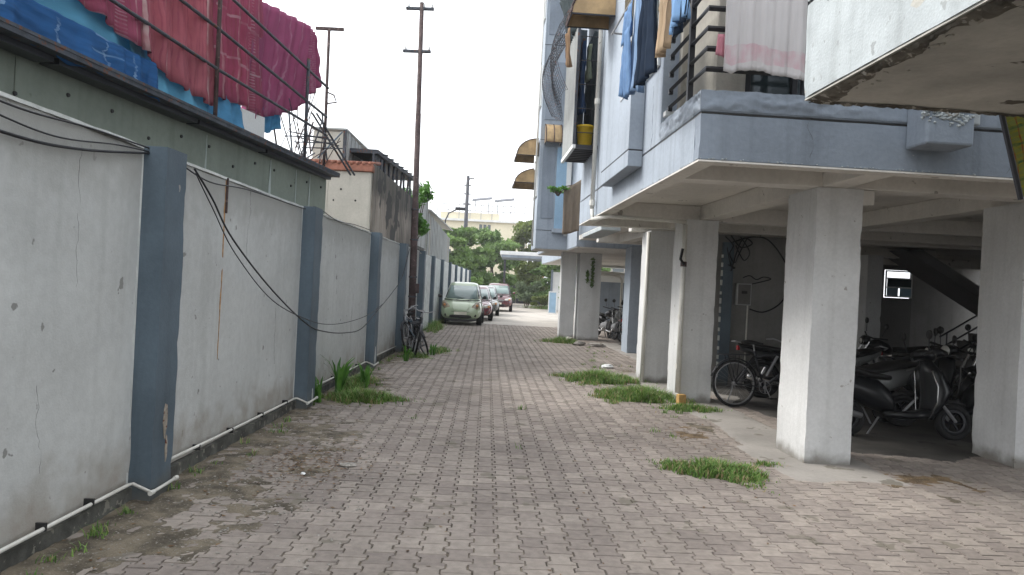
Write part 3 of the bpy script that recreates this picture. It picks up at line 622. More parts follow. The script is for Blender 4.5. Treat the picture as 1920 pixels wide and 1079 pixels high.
# ------------------------------------------------------------------ cream outbuilding, sheet box, lean-to behind the wall
cb = empty('cream_outbuilding', (0, 0, 0), label='small cream outbuilding with terracotta capping and black stained side wall', cat='building')
MB().box(-3.52, -2.72, 13.8, 13.9, 0, 3.54).build('front_wall', 'cream', cb, bevel=.01)
MB().box(-2.82, -2.70, 13.903, 20.6, 0, 3.72).build('side_wall', 'stain', cb, bevel=.01)
MB().box(-5.6, -3.52, 13.8, 13.9, 0, 3.54).build('front_wall', 'cream', cb, bevel=.01)
MB().box(-5.6, -5.5, 13.9, 20.6, 0, 3.54).build('back_wall', 'cream', cb, bevel=.01)
MB().box(-5.5, -2.82, 20.5, 20.6, 0, 3.54).build('end_wall', 'cream', cb, bevel=.01)
MB().box(-5.65, -2.69, 13.74, 13.95, 3.543, 3.68).build('capping', 'terra', cb, bevel=.02)
for i in range(11):
    x = -3.9 + i * .115
    MB().tube([(x, 13.72, 3.69), (x + .02, 14.6, 3.83)], .035, 8).build('roof_tile', 'terra', cb, smooth=True)
MB().box(-5.6, -2.83, 13.96, 20.6, 3.60, 3.68).build('roof', 'concrete', cb)
for x, z in ((-3.28, 3.2), (-3.0, 3.0)):
    MB().lathe([(0, -.012), (.015, -.012), (.02, 0)], (x, 13.8, z), 'y', 8).build('hole', 'clip', cb)
bx = empty('sheet_metal_box', (-3.6, 15, 3.68), label='grey corrugated metal cabin standing on the cream outbuilding roof', cat='cabin')
for i in range(18):
    y = -1.0 + i * .16
    MB().prism([(y, -.0), (y + .155, 0), (y + .155, .66 - i * .008), (y, .66 - i * .008)], .30 + .015 * (i % 2), .32 + .015 * (i % 2), 'x').build('wall_sheet', 'metalsheet', bx)
MB().box(-.30, .30, -1.0, -.98, 0, .62).build('front_sheet', 'cream', bx)
MB().box(-.33, .34, -1.04, 1.95, .66, .69).build('roof_sheet', 'metalsheet', bx)
MB().box(.28, .335, -1.05, -.99, 0, .66).build('corner_post', 'darkm', bx)
lt = empty('lean_to', (-2.82, 14.3, 3.72), label='dark lean-to frame with gaps between its props above the stained wall', cat='lean-to')
MB().prism([(0, .26), (5.6, .52), (5.6, .60), (0, .34)], -.55, .10, 'x').build('roof_sheet', 'darkm', lt)
for i in range(10):
    y = .1 + i * .55
    MB().tube([(.03, y, 0), (.03 + random.uniform(-.03, .03), y + .05, .26 + y * .047)], .03, 6).build('prop', 'darkm', lt)
MB().prism([(0, .0), (1.0, .0), (1.0, .3), (0, .26)], .0, .03, 'x').build('board', 'darkm', lt)
for i in range(7):
    y = .4 + i * .7; MB().tube([(-.5, y, .36 + y * .047), (.2, y + .2, .31 + y * .047)], .02, 6).build('rafter', 'darkm', lt)
# corrugated sheds further on
sh2 = empty('corrugated_shed', (0, 0, 0), label='pale corrugated metal shed with rusty end beyond the utility pole', cat='shed')
for i in range(34):
    y = 25.2 + i * .26
    MB().box(-2.98 - .02 * (i % 2), -2.95 - .02 * (i % 2), y, y + .255, 2.40, 3.92 - .01 * i + random.uniform(-.02, .02)).build('wall_sheet', 'metalsheet' if random.random() < .85 else 'cream', sh2)
for i in range(7):
    x = -3.0 - i * .3
    MB().box(x - .295, x, 25.12 + .02 * (i % 2), 25.15 + .02 * (i % 2), 2.2, 3.9 + .03 * i).build('end_sheet', 'rustsheet', sh2)
MB().prism([(-2.85, 3.95), (-5.2, 4.35), (-5.2, 4.40), (-2.85, 4.0)], 25.0, 34.2, 'y').build('roof_sheet', 'metalsheet', sh2)
sh3 = empty('tall_sheet_stack', (-3.0, 23, 2.4), label='tall leaning metal sheet screen just beyond the utility pole', cat='metal sheets')
for i in range(6):
    MB().box(-.02 - .015 * (i % 2), .01 - .015 * (i % 2), -1.3 + i * .52, -.79 + i * .52, 0, 2.2 - .03 * i).build('sheet', 'metalsheet', sh3)
MB().box(-1.2, .05, 1.84, 1.9, 0, 2.2).build('end_sheet', 'metalsheet', sh3)

# ------------------------------------------------------------------ leaves
def leaves(name, centers, radii, n, size, mat, parent=None, seed=0, flat=.6, asp=1.7):
    rs = np.random.default_rng(seed); centers = np.array(centers, float); radii = np.array(radii, float)
    k = rs.integers(0, len(centers), n); d = rs.normal(0, 1, (n, 3)); d /= np.linalg.norm(d, axis=1)[:, None]
    r_ = rs.random(n) ** .6 * (1 + .35 * rs.random(n) ** 3)
    p = centers[k] + d * r_[:, None] * (radii[k] if radii.ndim == 2 else radii[k][:, None])
    a_ = rs.normal(0, 1, (n, 3)); a_ /= np.linalg.norm(a_, axis=1)[:, None]
    b_ = np.cross(a_, rs.normal(0, 1, (n, 3))); b_ /= np.linalg.norm(b_, axis=1)[:, None]
    s = size * (.55 + .9 * rs.random(n))[:, None]
    q = np.stack([p - a_ * s * asp * .5, p + b_ * s * .45, p + a_ * s * asp * .5, p - b_ * s * .45], 1).reshape(-1, 3)
    tone = np.clip(.35 + .3 * rs.random(n) + .35 * (rs.random(len(centers))[k] - .5), 0, 1)
    return fastmesh(name, q, np.arange(4 * n).reshape(n, 4), mat, parent, tone)
def tree(name, loc, h, w, label, n=9000, size=.22, mat='leaf', seed=0, trunk_r=.14, low=.25, cat='tree', group=None):
    rs = random.Random(seed); t = empty(name, loc, label=label, cat=cat, group=group)
    tr = MB().tube([(0, 0, -.1), (.05 * w, 0, h * .3), (-.03 * w, .04 * w, h * .6), (0, 0, h * .85)], [trunk_r, trunk_r * .75, trunk_r * .5, trunk_r * .2], 8)
    cs, rr = [], []
    for i in range(56):
        a_ = rs.uniform(0, 6.28); z = rs.uniform(low, .95); q = math.sin(math.pi * min(.97, (z - low) / (1.02 - low) * .8 + .16)) ** .7
        rad = rs.uniform(.15, .85) * q * w / 2; c = (math.cos(a_) * rad, math.sin(a_) * rad, h * z)
        cs.append(c); rr.append((w * rs.uniform(.06, .16), w * rs.uniform(.06, .16), h * rs.uniform(.03, .08)))
        if i < 12: tr.tube([(0, 0, h * (z * .55)), (c[0] * .5, c[1] * .5, h * z * .85), c], [trunk_r * .4, trunk_r * .22, trunk_r * .08], 6)
    tr.build('trunk', 'bark', t, smooth=True)
    leaves('crown', cs, rr, n, size, mat, t, seed)
    return t
def bush(name, loc, h, w, label, n=1500, size=.09, mat='leafb', seed=0, cat='bush', group=None):
    rs = random.Random(seed); t = empty(name, loc, label=label, cat=cat, group=group)
    tr = MB(); cs = []; rr = []
    for i in range(10):
        a_ = rs.uniform(0, 6.28); rad = rs.uniform(.1, .8) * w / 2; c = (math.cos(a_) * rad, math.sin(a_) * rad, h * rs.uniform(.3, .88))
        cs.append(c); rr.append((w * .16, w * .16, h * .13)); tr.tube([(c[0] * .1, c[1] * .1, -.03), (c[0] * .6, c[1] * .6, c[2] * .6), c], [.02, .014, .006], 5)
    tr.build('stem', 'bark', t); leaves('foliage', cs, rr, n, size, mat, t, seed); return t
cr = bush('climbing_bush', (-2.85, 20.9, 2.35), 2.0, 1.1, 'leafy bush growing over the compound wall behind the utility pole', 2200, .075, 'weed', 5)
tree('dense_tree', (-4.4, 58, 0), 6.0, 5.6, 'dark green tree standing behind the parked cars, leftmost', 16000, .20, 'leaf', 1, low=.12)
tree('dense_tree', (-1.8, 62, 0), 6.3, 5.2, 'dark green tree in the middle at the end of the lane', 14000, .20, 'leaf', 2, low=.12)
tree('dense_tree', (1.4, 66, 0), 7.6, 5.0, 'brighter green tallest tree beside the blue building at the lane end', 13000, .20, 'leafy', 3, low=.15)
tree('dense_tree', (3.4, 60, 0), 4.6, 4.6, 'tree filling the space under the white canopy at the lane end', 11000, .18, 'leaf', 4, low=.12)
tree('dense_tree', (-7.8, 64, 0), 6.5, 5.2, 'tree at the lane end half hidden by the corrugated shed', 8000, .22, 'leaf', 6, low=.12)
tree('dense_tree', (6.6, 63, 0), 5.0, 4.6, 'tree at the lane end behind the apartment columns', 8000, .22, 'leaf', 8, low=.12)
bush('pale_bush', (1.1, 55, 0), 2.0, 2.1, 'pale grey green bush at the far end of the concrete road', 3200, .11, 'leafb', 11)
bush('low_bush', (2.2, 54, 0), 1.1, 1.8, 'low yellowish bush between the pale bush and the blue board', 2000, .09, 'leafy', 12)
bush('dark_bush', (3.45, 48, 0), 2.0, 1.8, 'dark green bush just right of the light blue board', 3000, .09, 'leaf', 13)
bush('dark_bush', (-.2, 60, 0), 1.5, 1.6, 'small dark bush left of the pale grey green bush', 1500, .1, 'leaf', 14)

# ------------------------------------------------------------------ utility poles
up = empty('utility_pole', (-2.26, 17.0, 0), rot=(0, R(-.95), 0), label='tall rusty steel utility pole with two crossarms beside the compound wall', cat='pole')
MB().tube([(0, 0, -.1), (0, 0, 3.2), (0, 0, 3.21), (0, 0, 5.4), (0, 0, 5.41), (0, 0, 7.95)], [.088, .080, .070, .064, .058, .05], 10).build('shaft', 'rust', up, smooth=True)
MB().box(-.36, .28, -.04, .04, 7.78, 7.84).build('crossarm', 'darkm', up, bevel=.008)
MB().box(-.40, .24, -.04, .04, 6.80, 6.86).build('crossarm', 'darkm', up, bevel=.008)
for x, z in ((-.3, 7.84), (.05, 7.84), (.24, 7.84), (-.34, 6.86), (.2, 6.86)):
    MB().lathe([(.012, 0), (.03, .02), (.02, .05), (.03, .07), (.0, .1)], (x, 0, z), 'z', 8).build('insulator', 'white', up, smooth=True)
for z in (1.2, 1.65, 2.5, 3.2):
    MB().lathe([(.09, -.02), (.096, -.015), (.096, .015), (.09, .02)], (0, 0, z), 'z', 10).build('band', 'darkm', up)
MB().box(.06, .16, -.1, -.04, 1.28, 1.5).build('fuse_box', 'rust', up, bevel=.01)
p2_ = empty('utility_pole', (-4.0, 60, 0), label='distant slim pole with small fittings in front of the pale yellow building', cat='pole')
MB().tube([(0, 0, 0), (0, 0, 10.3)], [.22, .13], 8).build('shaft', 'darkm', p2_, smooth=True)
MB().tube([(0, 0, 10.0), (.35, 0, 10.15), (.5, 0, 10.1)], .06, 6).build('lamp_arm', 'darkm', p2_)
for z in (8, 8.8, 9.5): MB().box(-.3, .3, -.05, .05, z, z + .08).build('crossarm', 'darkm', p2_)
def wire(a_, b_, sag, label, r=.006):
    a_, b_ = Vector(a_), Vector(b_); pts = [a_.lerp(b_, t / 16) - Vector((0, 0, sag * 4 * (t / 16) * (1 - t / 16))) for t in range(17)]
    return tag(MB().tube(pts, r, 5).build('overhead_wire', 'cable'), label, 'wire')
wire((-2.1, 17, 7.85), (-3.7, 60, 9.6), 1.6, 'thin overhead wire running from the near pole to the distant pole', .004)
wire((-2.05, 17, 7.85), (1.1, 24, 5.9), .2, 'thin overhead wire from the near pole to the blue building', .003)
sl = empty('street_lamp', (-3.4, 36, 2.4), label='small dark lamp on a bent arm above the corrugated shed', cat='lamp')
MB().tube([(0, 0, 0), (0, 0, 2.2), (.15, 0, 2.55), (.55, 0, 2.75)], .035, 6).build('arm', 'darkm', sl); MB().box(.45, .95, -.07, .07, 2.72, 2.86).build('lamp_head', 'blackm', sl, bevel=.02)

# ------------------------------------------------------------------ far buildings at the end of the lane
yb = empty('yellow_building', (-9.6, 88, 0), label='pale yellow flat roofed building far beyond the trees', cat='building')
MB().box(0, 11.2, 0, 9, 0, 9.0).build('wall', 'yellow', yb); MB().box(-.3, 11.5, -.4, 9.3, 9.0, 9.25).build('cornice', 'white', yb)
MB().box(.6, 7.6, .6, 8, 9.25, 10.1).build('parapet', 'yellow', yb)
MB().box(0, 11, -.15, -.02, 6.4, 6.6).build('string_course', 'white', yb)
for x in (5.35, 5.85, 6.35): 
    w_ = MB().box(x, x + .35, -.06, -.005, 7.7, 8.7).build('window', 'glass', yb)
for x in (1.2, 3.0, 8.2, 9.6):
    MB().box(x, x + .9, -.06, -.005, 4.2, 5.6).build('window', 'glass', yb)
rl = empty('terrace_railing', (-9.4, 88.2, 9.25), label='thin white railing round the yellow building roof', cat='railing')
for z in (1.0, 1.7): MB().box(0, 10.6, 0, .06, z, z + .1).build('rail', 'alu', rl)
for i in range(9): MB().box(i * 1.31, i * 1.31 + .07, .07, .14, 0, 1.8).build('post', 'alu', rl)
for k, (x, lab) in enumerate(((-4.1, 'left of two dark solar panels tilted on the yellow building roof'), (-1.4, 'right of two dark solar panels tilted on the yellow building roof'))):
    e_ = empty('solar_panel', (x, 89, 10.1), label=lab, cat='solar panel', group='solar panels on the far roof')
    MB().box(-1.2, 1.2, -.5, .5, 0, .08, Matrix.Translation((0, 0, 1.7)) @ Matrix.Rotation(R(-8), 4, 'Y') @ Matrix.Rotation(R(20), 4, 'X')).build('panel', 'solar', e_)
    for dx in (-.8, .8): MB().tube([(dx, 0, 0), (dx, 0, 1.65)], .05, 5).build('leg', 'darkm', e_)
cn = empty('white_canopy', (1.0, 50, 0), label='flat white canopy roof at the end of the road', cat='canopy')
MB().box(-1.9, 3.4, -1, 4, 3.62, 3.86).build('roof', 'white', cn, bevel=.02)
MB().box(-1.8, 3.3, -.98, 3.9, 3.45, 3.618).build('underside_beam', 'bluedk', cn)
for x, y in ((3.0, 0), (3.0, 3.5), (-1.6, 3.5)): MB().box(x - .08, x + .08, y - .08, y + .08, 0, 3.45).build('post', 'darkm', cn)
gw = empty('white_gate_wall', (2.7, 52, 0), label='white wall with blue grey posts seen left of the far column', cat='wall')
for i in range(4): MB().box(i * .85 + .15, i * .85 + .85, 0, .12, 0, 2.7).build('panel', 'white', gw); MB().box(i * .85, i * .85 + .148, -.04, .16, 0, 2.85).build('post', 'bluedk', gw)
bd = empty('blue_board', (2.45, 44, 0), label='narrow light blue framed board standing at the right edge of the road', cat='board')
MB().box(-.2, .2, -.02, .02, .1, 1.3).build('panel', 'lblue', bd)
for x0_, x1_, z0_, z1_ in ((-.25, -.2, 0, 1.36), (.2, .25, 0, 1.36), (-.2, .2, 1.3, 1.36), (-.2, .2, .04, .1)): MB().box(x0_, x1_, -.035, .035, z0_, z1_).build('frame', 'white', bd)
fe = empty('dark_fence', (-2.2, 67.5, 0), label='dark low wall closing the far end of the road', cat='wall')
for i in range(10): MB().box(i * 1.2 - 1, i * 1.2 + .18, 0, .1, 0, 1.9).build('panel', 'darkm', fe)
oc = empty('orange_awning', (2.0, 68.5, 0), label='small orange awning glimpsed among the trees at the lane end', cat='awning')
MB().prism([(0, 2.5), (1.0, 2.2), (1.0, 2.26), (0, 2.62)], -.5, .9, 'x').build('sheet', 'orange', oc); MB().box(-.4, -.3, .8, .9, 0, 2.25).build('leg', 'white', oc)
cbk = empty('cream_house', (4.5, 78, 0), label='small cream house far behind the columns on the right', cat='house')
MB().box(0, 9, 0, 8, 0, 6).build('wall', 'cream', cbk)
MB().box(-.3, 9.3, -.4, 8, 6.0, 6.2).build('roof', 'white', cbk)
for x in (1, 3.5, 6): MB().box(x, x + 1.2, -.06, -.005, 3.6, 4.8).build('window', 'glass', cbk)

# ------------------------------------------------------------------ apartment building on the right (local x = away from lane, y = along lane)
AB = R(3.2)
ab = empty('apartment_building', (1.46, 6.0, 0), AB, label='pale blue apartment building raised on white columns along the right of the lane', cat='building')
def B(x0, x1, y0, y1, z0, z1, name, mat, bevel=.008, **k): return MB().box(x0, x1, y0, y1, z0, z1).build(name, mat, ab, bevel=bevel, **k)
def Bw(b, s, z): # building frame -> world
    c, s_ = math.cos(AB), math.sin(AB); return Vector((1.46 + b * c - s * s_, 6.0 + b * s_ + s * c, z))
# columns
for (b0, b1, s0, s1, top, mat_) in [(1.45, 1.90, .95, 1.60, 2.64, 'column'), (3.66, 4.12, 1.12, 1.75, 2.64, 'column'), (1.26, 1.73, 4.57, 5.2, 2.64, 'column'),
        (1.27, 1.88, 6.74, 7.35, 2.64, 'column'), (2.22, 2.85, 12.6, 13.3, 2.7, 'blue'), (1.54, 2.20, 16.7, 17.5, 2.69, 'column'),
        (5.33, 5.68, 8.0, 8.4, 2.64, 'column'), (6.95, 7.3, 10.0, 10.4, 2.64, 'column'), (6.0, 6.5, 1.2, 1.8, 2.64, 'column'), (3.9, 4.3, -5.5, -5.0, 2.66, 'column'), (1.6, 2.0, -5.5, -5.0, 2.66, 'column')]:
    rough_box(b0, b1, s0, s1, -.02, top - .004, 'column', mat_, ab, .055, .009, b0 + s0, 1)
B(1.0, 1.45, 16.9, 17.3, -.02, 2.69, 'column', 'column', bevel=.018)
# first wing: slab, beams, fascia
B(.16, 9, .16, 6.61, 2.86, 2.98, 'floor_slab', 'soffit', 0); B(1.0, 9, 6.612, 13.5, 2.86, 2.978, 'floor_slab', 'soffit', 0)
B(-.002, .16, 0, 6.62, 2.64, 2.655, 'drip_edge', 'soffit', 0)
B(.155, 9, .0, .158, 2.64, 2.655, 'drip_edge', 'soffit', 0)
rough_box(.0, 8.5, .0, .155, 2.659, 3.026, 'front_fascia', 'bluedk', ab, .07, .008, 3, 1)
B(.006, 8.5, .006, .155, 3.03, 3.044, 'fascia_groove', 'clip', 0)
B(-.008, 8.5, -.008, .20, 3.044, 3.215, 'fascia_ledge', 'bluedk', .018)
rough_box(.0, .15, .160, 6.62, 2.659, 3.026, 'lane_fascia', 'blue', ab, .07, .008, 4)
B(.006, .15, .157, 6.62, 3.03, 3.044, 'fascia_groove', 'clip', 0)
B(-.004, .15, .20, 1.31, 3.044, 3.215, 'fascia_ledge', 'blue', .01)
# inner soffit beams
for s0, s1 in ((.96, 1.2), (4.75, 5.0), (6.36, 6.6), (7.16, 7.4), (10.6, 10.85)):
    B(.162 if s0 < 6.5 else 1.02, 8.9, s0, s1, 2.642, 2.858, 'cross_beam', 'soffit', .006)
B(1.5, 1.74, .162, .958, 2.645, 2.856, 'long_beam', 'soffit', .006)
for s0, s1 in ((1.202, 4.748), (5.002, 6.358), (7.402, 10.598)):
    B(1.5, 1.74, s0, s1, 2.645, 2.856, 'long_beam', 'soffit', .006)
    B(3.75, 4.0, s0, s1, 2.645, 2.856, 'long_beam', 'soffit', .006)
B(1.9, 2.04, 1.0, 1.12, 2.50, 2.64, 'corbel', 'soffit', .01)
B(6.0, 6.25, 1.202, 4.748, 2.645, 2.856, 'long_beam', 'soffit', .006)
# rough cement skin trowelled on the ledge above the groove
def rough_skin(x0, x1, z0, z1, along, mat):
    nx, nz = int((x1 - x0) / .018), 12; xs = np.linspace(x0, x1, nx); zs = np.linspace(z0, z1, nz); X, Z = np.meshgrid(xs, zs)
    f = fbm(X * 7 + 3, Z * 16 + 9); d = .004 + np.clip(f - .45, 0, 1) * .09 * np.exp(-((X - x0) / 1.1) ** 2 * .6) * np.sin(np.clip((Z - z0) / (z1 - z0), 0, 1) * 3.14) ** .5
    Zt = Z + (Z > z1 - .001) * (f - .5) * .03
    V_ = np.c_[X.ravel(), (-.008 - d).ravel(), Zt.ravel()] if along == 'b' else np.c_[(-.004 - d).ravel(), X.ravel(), Zt.ravel()]
    i_ = np.arange(nx - 1)[None, :] + nx * np.arange(nz - 1)[:, None]; F = np.stack([i_, i_ + 1, i_ + nx + 1, i_ + nx], -1).reshape(-1, 4)
    fastmesh('cement_skin', V_, F, mat, ab, smooth=True)
rough_skin(-.01, 3.2, 3.06, 3.222, 'b', 'bluedk')
rough_skin(.0, 1.3, 3.06, 3.222, 's', 'blue')
ch_ = MB()
for i in range(60): chunk(ch_, (abs(random.gauss(0, 1.6)), -.001, 2.662 + random.random() * .01), random.uniform(.004, .011), 2000 + i, .6)
for i in range(60): chunk(ch_, (.0, random.uniform(0, 6.4), 2.662 + random.random() * .008), random.uniform(.004, .012), 2100 + i, .6)
ch_.build('chipped_edge', 'peel', ab, kind='stuff')
# lane wall of first wing above fascia
B(.0, .15, 1.312, 2.05, 3.046, 12, 'wall', 'blue', .006)
B(.0, .15, 3.78, 6.62, 3.046, 12, 'wall', 'blue', .006)
B(.0, .15, 2.052, 3.778, 3.046, 12, 'wall', 'blue', .006)
B(.152, 8.9, 6.45, 6.62, 3.046, 12, 'wall', 'blue', .006)
B(.0, 8.5, .0, 1.31, 5.7, 5.95, 'upper_slab', 'bluedk', .01)
B(.0, .15, .157, 1.31, 5.952, 12, 'wall', 'blue', .006)
B(.152, 8.5, .02, .157, 5.952, 12, 'wall', 'bluedk', .006)
# corner balcony core: cream wall, dark opening
B(.24, .50, .40, 1.31, 3.0, 5.69, 'inner_wall', 'cream', .006)
B(.15, .24, 1.2, 1.31, 3.217, 5.69, 'jamb', 'cream', .004)
B(-.01, .24, 1.10, 1.198, 3.26, 3.31, 'sill', 'white', .006)
B(.502, 3.6, .42, .50, 3.0, 3.30, 'inner_wall', 'cream', .006)
B(.50, 3.6, .46, .52, 3.30, 5.69, 'dark_opening', 'glass', 0)
B(3.602, 8.5, .40, .52, 3.0, 5.69, 'inner_wall', 'cream', .006)
for x in (.5, .92, 1.4): B(x, x + .05, .41, .458, 3.302, 5.6, 'window_post', 'blackm', .004)
# bays projecting from lane wall
def bay(s0, s1, z0, z1, d, lab=None):
    B(-d, -.002, s0, s1, z0, z0 + .17, 'bay_base', 'blue', .006); B(-d + .006, -.002, s0 + .006, s1, z0 + .17, z0 + .184, 'bay_groove', 'clip', 0)
    B(-d, -.002, s0, s1, z0 + .184, z1, 'bay', 'blue', .006)
bay(2.05, 3.75, 2.92, 6.5, .16)
B(-.168, -.16, 2.12, 2.62, 3.75, 5.6, 'window', 'glass', 0)
for (s0, s1, z0, z1) in ((4.05, 4.75, 6.3, 7.5), (1.5, 1.95, 3.9, 5.2), (2.2, 3.4, 6.9, 8.2)):
    w = B(-.03, .0, s0 - .06, s1 + .06, z0 - .06, z1 + .06, 'window', 'white', .004)
    MB().box(-.036, -.031, s0, s1, z0, z1).build('pane', 'glass', w)
# recess and second wing
B(1.0, 1.12, 6.62, 13.6, 2.98, 12, 'wall', 'bluedk', .006)
B(.95, 8.9, 13.6, 15.79, 2.69, 3.36, 'wing_fascia', 'blue', .01)
B(1.05, 8.9, 13.7, 15.79, 3.36, 12.5, 'wing_wall', 'blue', .006)
B(.97, 8.9, 13.62, 15.79, 2.672, 2.688, 'wing_soffit', 'soffit', 0)
B(.62, .998, 8.0, 10.4, 2.70, 2.78, 'sunshade_slab', 'peel', .01)
# third wing
B(.04, 8.9, 15.8, 17.3, 2.70, 12.5, 'far_wing', 'blue', .01)
B(.06, 8.9, 15.82, 17.28, 2.685, 2.699, 'wing_soffit', 'soffit', 0)
B(.5, 8.9, 17.3, 20, 2.70, 12.5, 'far_wing', 'blue', .01); B(1.6, 8.9, 20, 30, 2.70, 12.5, 'far_wing', 'blue', .01)
B(.52, 8.9, 17.31, 19.99, 2.685, 2.699, 'wing_soffit', 'soffit', 0); B(1.62, 8.9, 20, 29.9, 2.685, 2.699, 'wing_soffit', 'soffit', 0)
for x0_, x1_, z0_, z1_ in ((.14, .50, 3.6, 5.7), (.56, .9, 3.3, 5.7), (.14, .85, 6.5, 8.2), (.14, .85, 9.0, 11)):
    w = B(x0_, x1_, 15.77, 15.798, z0_, z1_, 'panel_recess', 'lblue' if x0_ > .5 else 'bluedk', .004)
for z in (4.3, 7.0, 9.6):
    w = B(.0, .04, 16.0, 17.1, z - .05, z + 1.15, 'window', 'white', .004); MB().box(-.006, -.001, 16.08, 17.02, z, z + 1.1).build('pane', 'glass', w)
for z_ in (4.6, 7.6, 10.4):
    B(.86, 1.0, 15.75, 15.798, z_ - 1.5, z_ + .9, 'white_trim', 'white', .004)
for z_ in (3.3, 6.2, 9.1):
    w = B(.50, 1.6, 15.60, 15.797, z_ - .12, z_, 'window_ledge', 'blue', .006)
for z in (3.24, 5.9, 8.7): B(.032, 8.9, 15.79, 15.799, z, z + .012, 'groove', 'clip', 0)
# interior walls of the ground floor
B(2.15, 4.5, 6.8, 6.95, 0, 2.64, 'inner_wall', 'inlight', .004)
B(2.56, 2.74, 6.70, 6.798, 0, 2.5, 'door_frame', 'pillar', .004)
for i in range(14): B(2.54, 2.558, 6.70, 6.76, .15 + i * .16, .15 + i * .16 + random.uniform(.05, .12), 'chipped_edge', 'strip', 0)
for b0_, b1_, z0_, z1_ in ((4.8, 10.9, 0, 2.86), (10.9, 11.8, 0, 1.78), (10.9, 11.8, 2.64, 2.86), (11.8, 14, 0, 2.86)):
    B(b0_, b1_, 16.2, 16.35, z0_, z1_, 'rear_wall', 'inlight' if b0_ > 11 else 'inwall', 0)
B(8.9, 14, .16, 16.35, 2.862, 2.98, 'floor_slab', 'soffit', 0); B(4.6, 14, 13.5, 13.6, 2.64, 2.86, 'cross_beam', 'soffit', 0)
B(13.9, 14, 0, 15.2, 0, 2.86, 'side_wall', 'inwall', 0); B(8.9, 14, .0, .15, 0, 2.86, 'front_wall', 'inwall', 0)  # side wall added to block sky light, stopped short to light the rear
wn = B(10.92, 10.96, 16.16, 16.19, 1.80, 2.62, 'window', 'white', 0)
for q_ in ((10.96, 11.78, 1.80, 1.84), (10.96, 11.78, 2.08, 2.12), (10.96, 11.78, 2.36, 2.40), (10.96, 11.78, 2.58, 2.62), (11.74, 11.78, 1.8, 2.62)): MB().box(q_[0], q_[1], 16.162, 16.188, q_[2], q_[3]).build('frame_bar', 'white', wn)
for x0_, x1_, z0_, z1_ in ((10.97, 11.32, 1.84, 2.08), (11.38, 11.73, 1.84, 2.08), (10.97, 11.73, 2.12, 2.36)):
    MB().box(x0_, x1_, 16.14, 16.158, z0_, z1_).build('pane', 'glass' if z0_ > 2 else 'lblue', wn)
# front bracket with broken plaster round a pipe hole
br = B(1.71, 2.10, -.30, -.012, 2.83, 3.20, 'bracket', 'bluedk', .02)
rgh = MB()
for i in range(120):
    a_ = random.uniform(math.pi, 2 * math.pi); rr_ = random.uniform(.07, .13) if random.random() < .6 else random.uniform(.06, .2); x, z = 1.88 + math.cos(a_) * rr_ * 1.15, 3.12 + math.sin(a_) * rr_ * .75
    chunk(rgh, (x, -.302, z), random.uniform(.008, .02), i + 500, .8)
for i in range(30): chunk(rgh, (1.712, -.3 + random.random() * .06, 3.14 - random.random() * .1), random.uniform(.008, .018), i + 900, .9)
rgh.build('broken_plaster', 'peel', ab, kind='stuff')
MB().torus(.055, .012, (1.90, -.31, 3.11), 'y', 18, 6).build('pipe_end', 'raw', ab, smooth=True)
MB().lathe([(0, -.002), (.05, -.002)], (1.90, -.306, 3.11), 'y', 16).build('pipe_hole', 'clip', ab)
B(2.105, 2.20, -.22, -.012, 3.02, 3.30, 'bracket_side', 'peel', .012)

# near balcony wing (its far edge crosses the top right of the view)
B(.0, 8.5, -8, -1.90, 2.70, 2.86, 'balcony_slab', 'soffdark', .0)
rough_box(-.004, .14, -8, -1.895, 2.670, 3.187, 'balcony_parapet', 'peel', ab, .07, .010, 6, 1)
B(.004, .14, -8, -1.9, 3.19, 3.205, 'parapet_groove', 'clip', 0)
rough_box(-.004, .14, -8, -1.895, 3.208, 4.15, 'balcony_parapet', 'peel', ab, .07, .010, 7, 1)
B(.142, 8.5, -2.02, -1.895, 2.668, 3.6, 'balcony_end_parapet', 'peel', .01)
B(.003, 8.5, -8, -1.9, 2.658, 2.6675, 'soffit_render', 'soffdark', 0)
# broken cement along the slab edge
def edge_spall(x0, x1, fn, mat, step=.02, wid=.10):
    """ragged spalled strip following an edge"""
    n = int((x1 - x0) / step); V_ = []; F_ = []
    for i in range(n):
        t = x0 + i * step; w = wid * (.15 + 1.5 * max(0, float(fbm(np.array(t * 4.0), np.array(1.7))) - .38)); 
        for j in range(5): V_.append(fn(t, j / 4 * w, -.004 - .016 * random.random() * (0 < j < 4)))
    for i in range(n - 1):
        for j in range(4): k = i * 5 + j; F_.append((k, k + 1, k + 6, k + 5))
    return fastmesh('spalled_edge', np.array(V_), np.array(F_), mat, ab)
edge_spall(-7.5, -1.9, lambda t, w, d: (.015 + w, t, 2.658 + d), 'darkcrust', .02, .22)
edge_spall(.02, 5.0, lambda t, w, d: (t, -1.905 - w * .6, 2.658 + d), 'darkcrust', .02, .12)
cr_ = MB()
for i in range(150):
    s_v = random.uniform(-7, -1.92); chunk(cr_, (.03 + abs(random.gauss(0, .07)), s_v, 2.656), random.uniform(.005, .022), i)
cr_.build('broken_cement', 'soffdark', ab, kind='stuff')
for s0 in (-3.9, -5.9): B(.35, 8.4, s0, s0 + .2, 2.58, 2.657, 'slab_rib', 'soffdark', .01)
B(2.2, 8.5, -8, -3.2, 2.862, 11, 'wall', 'blue', 0)
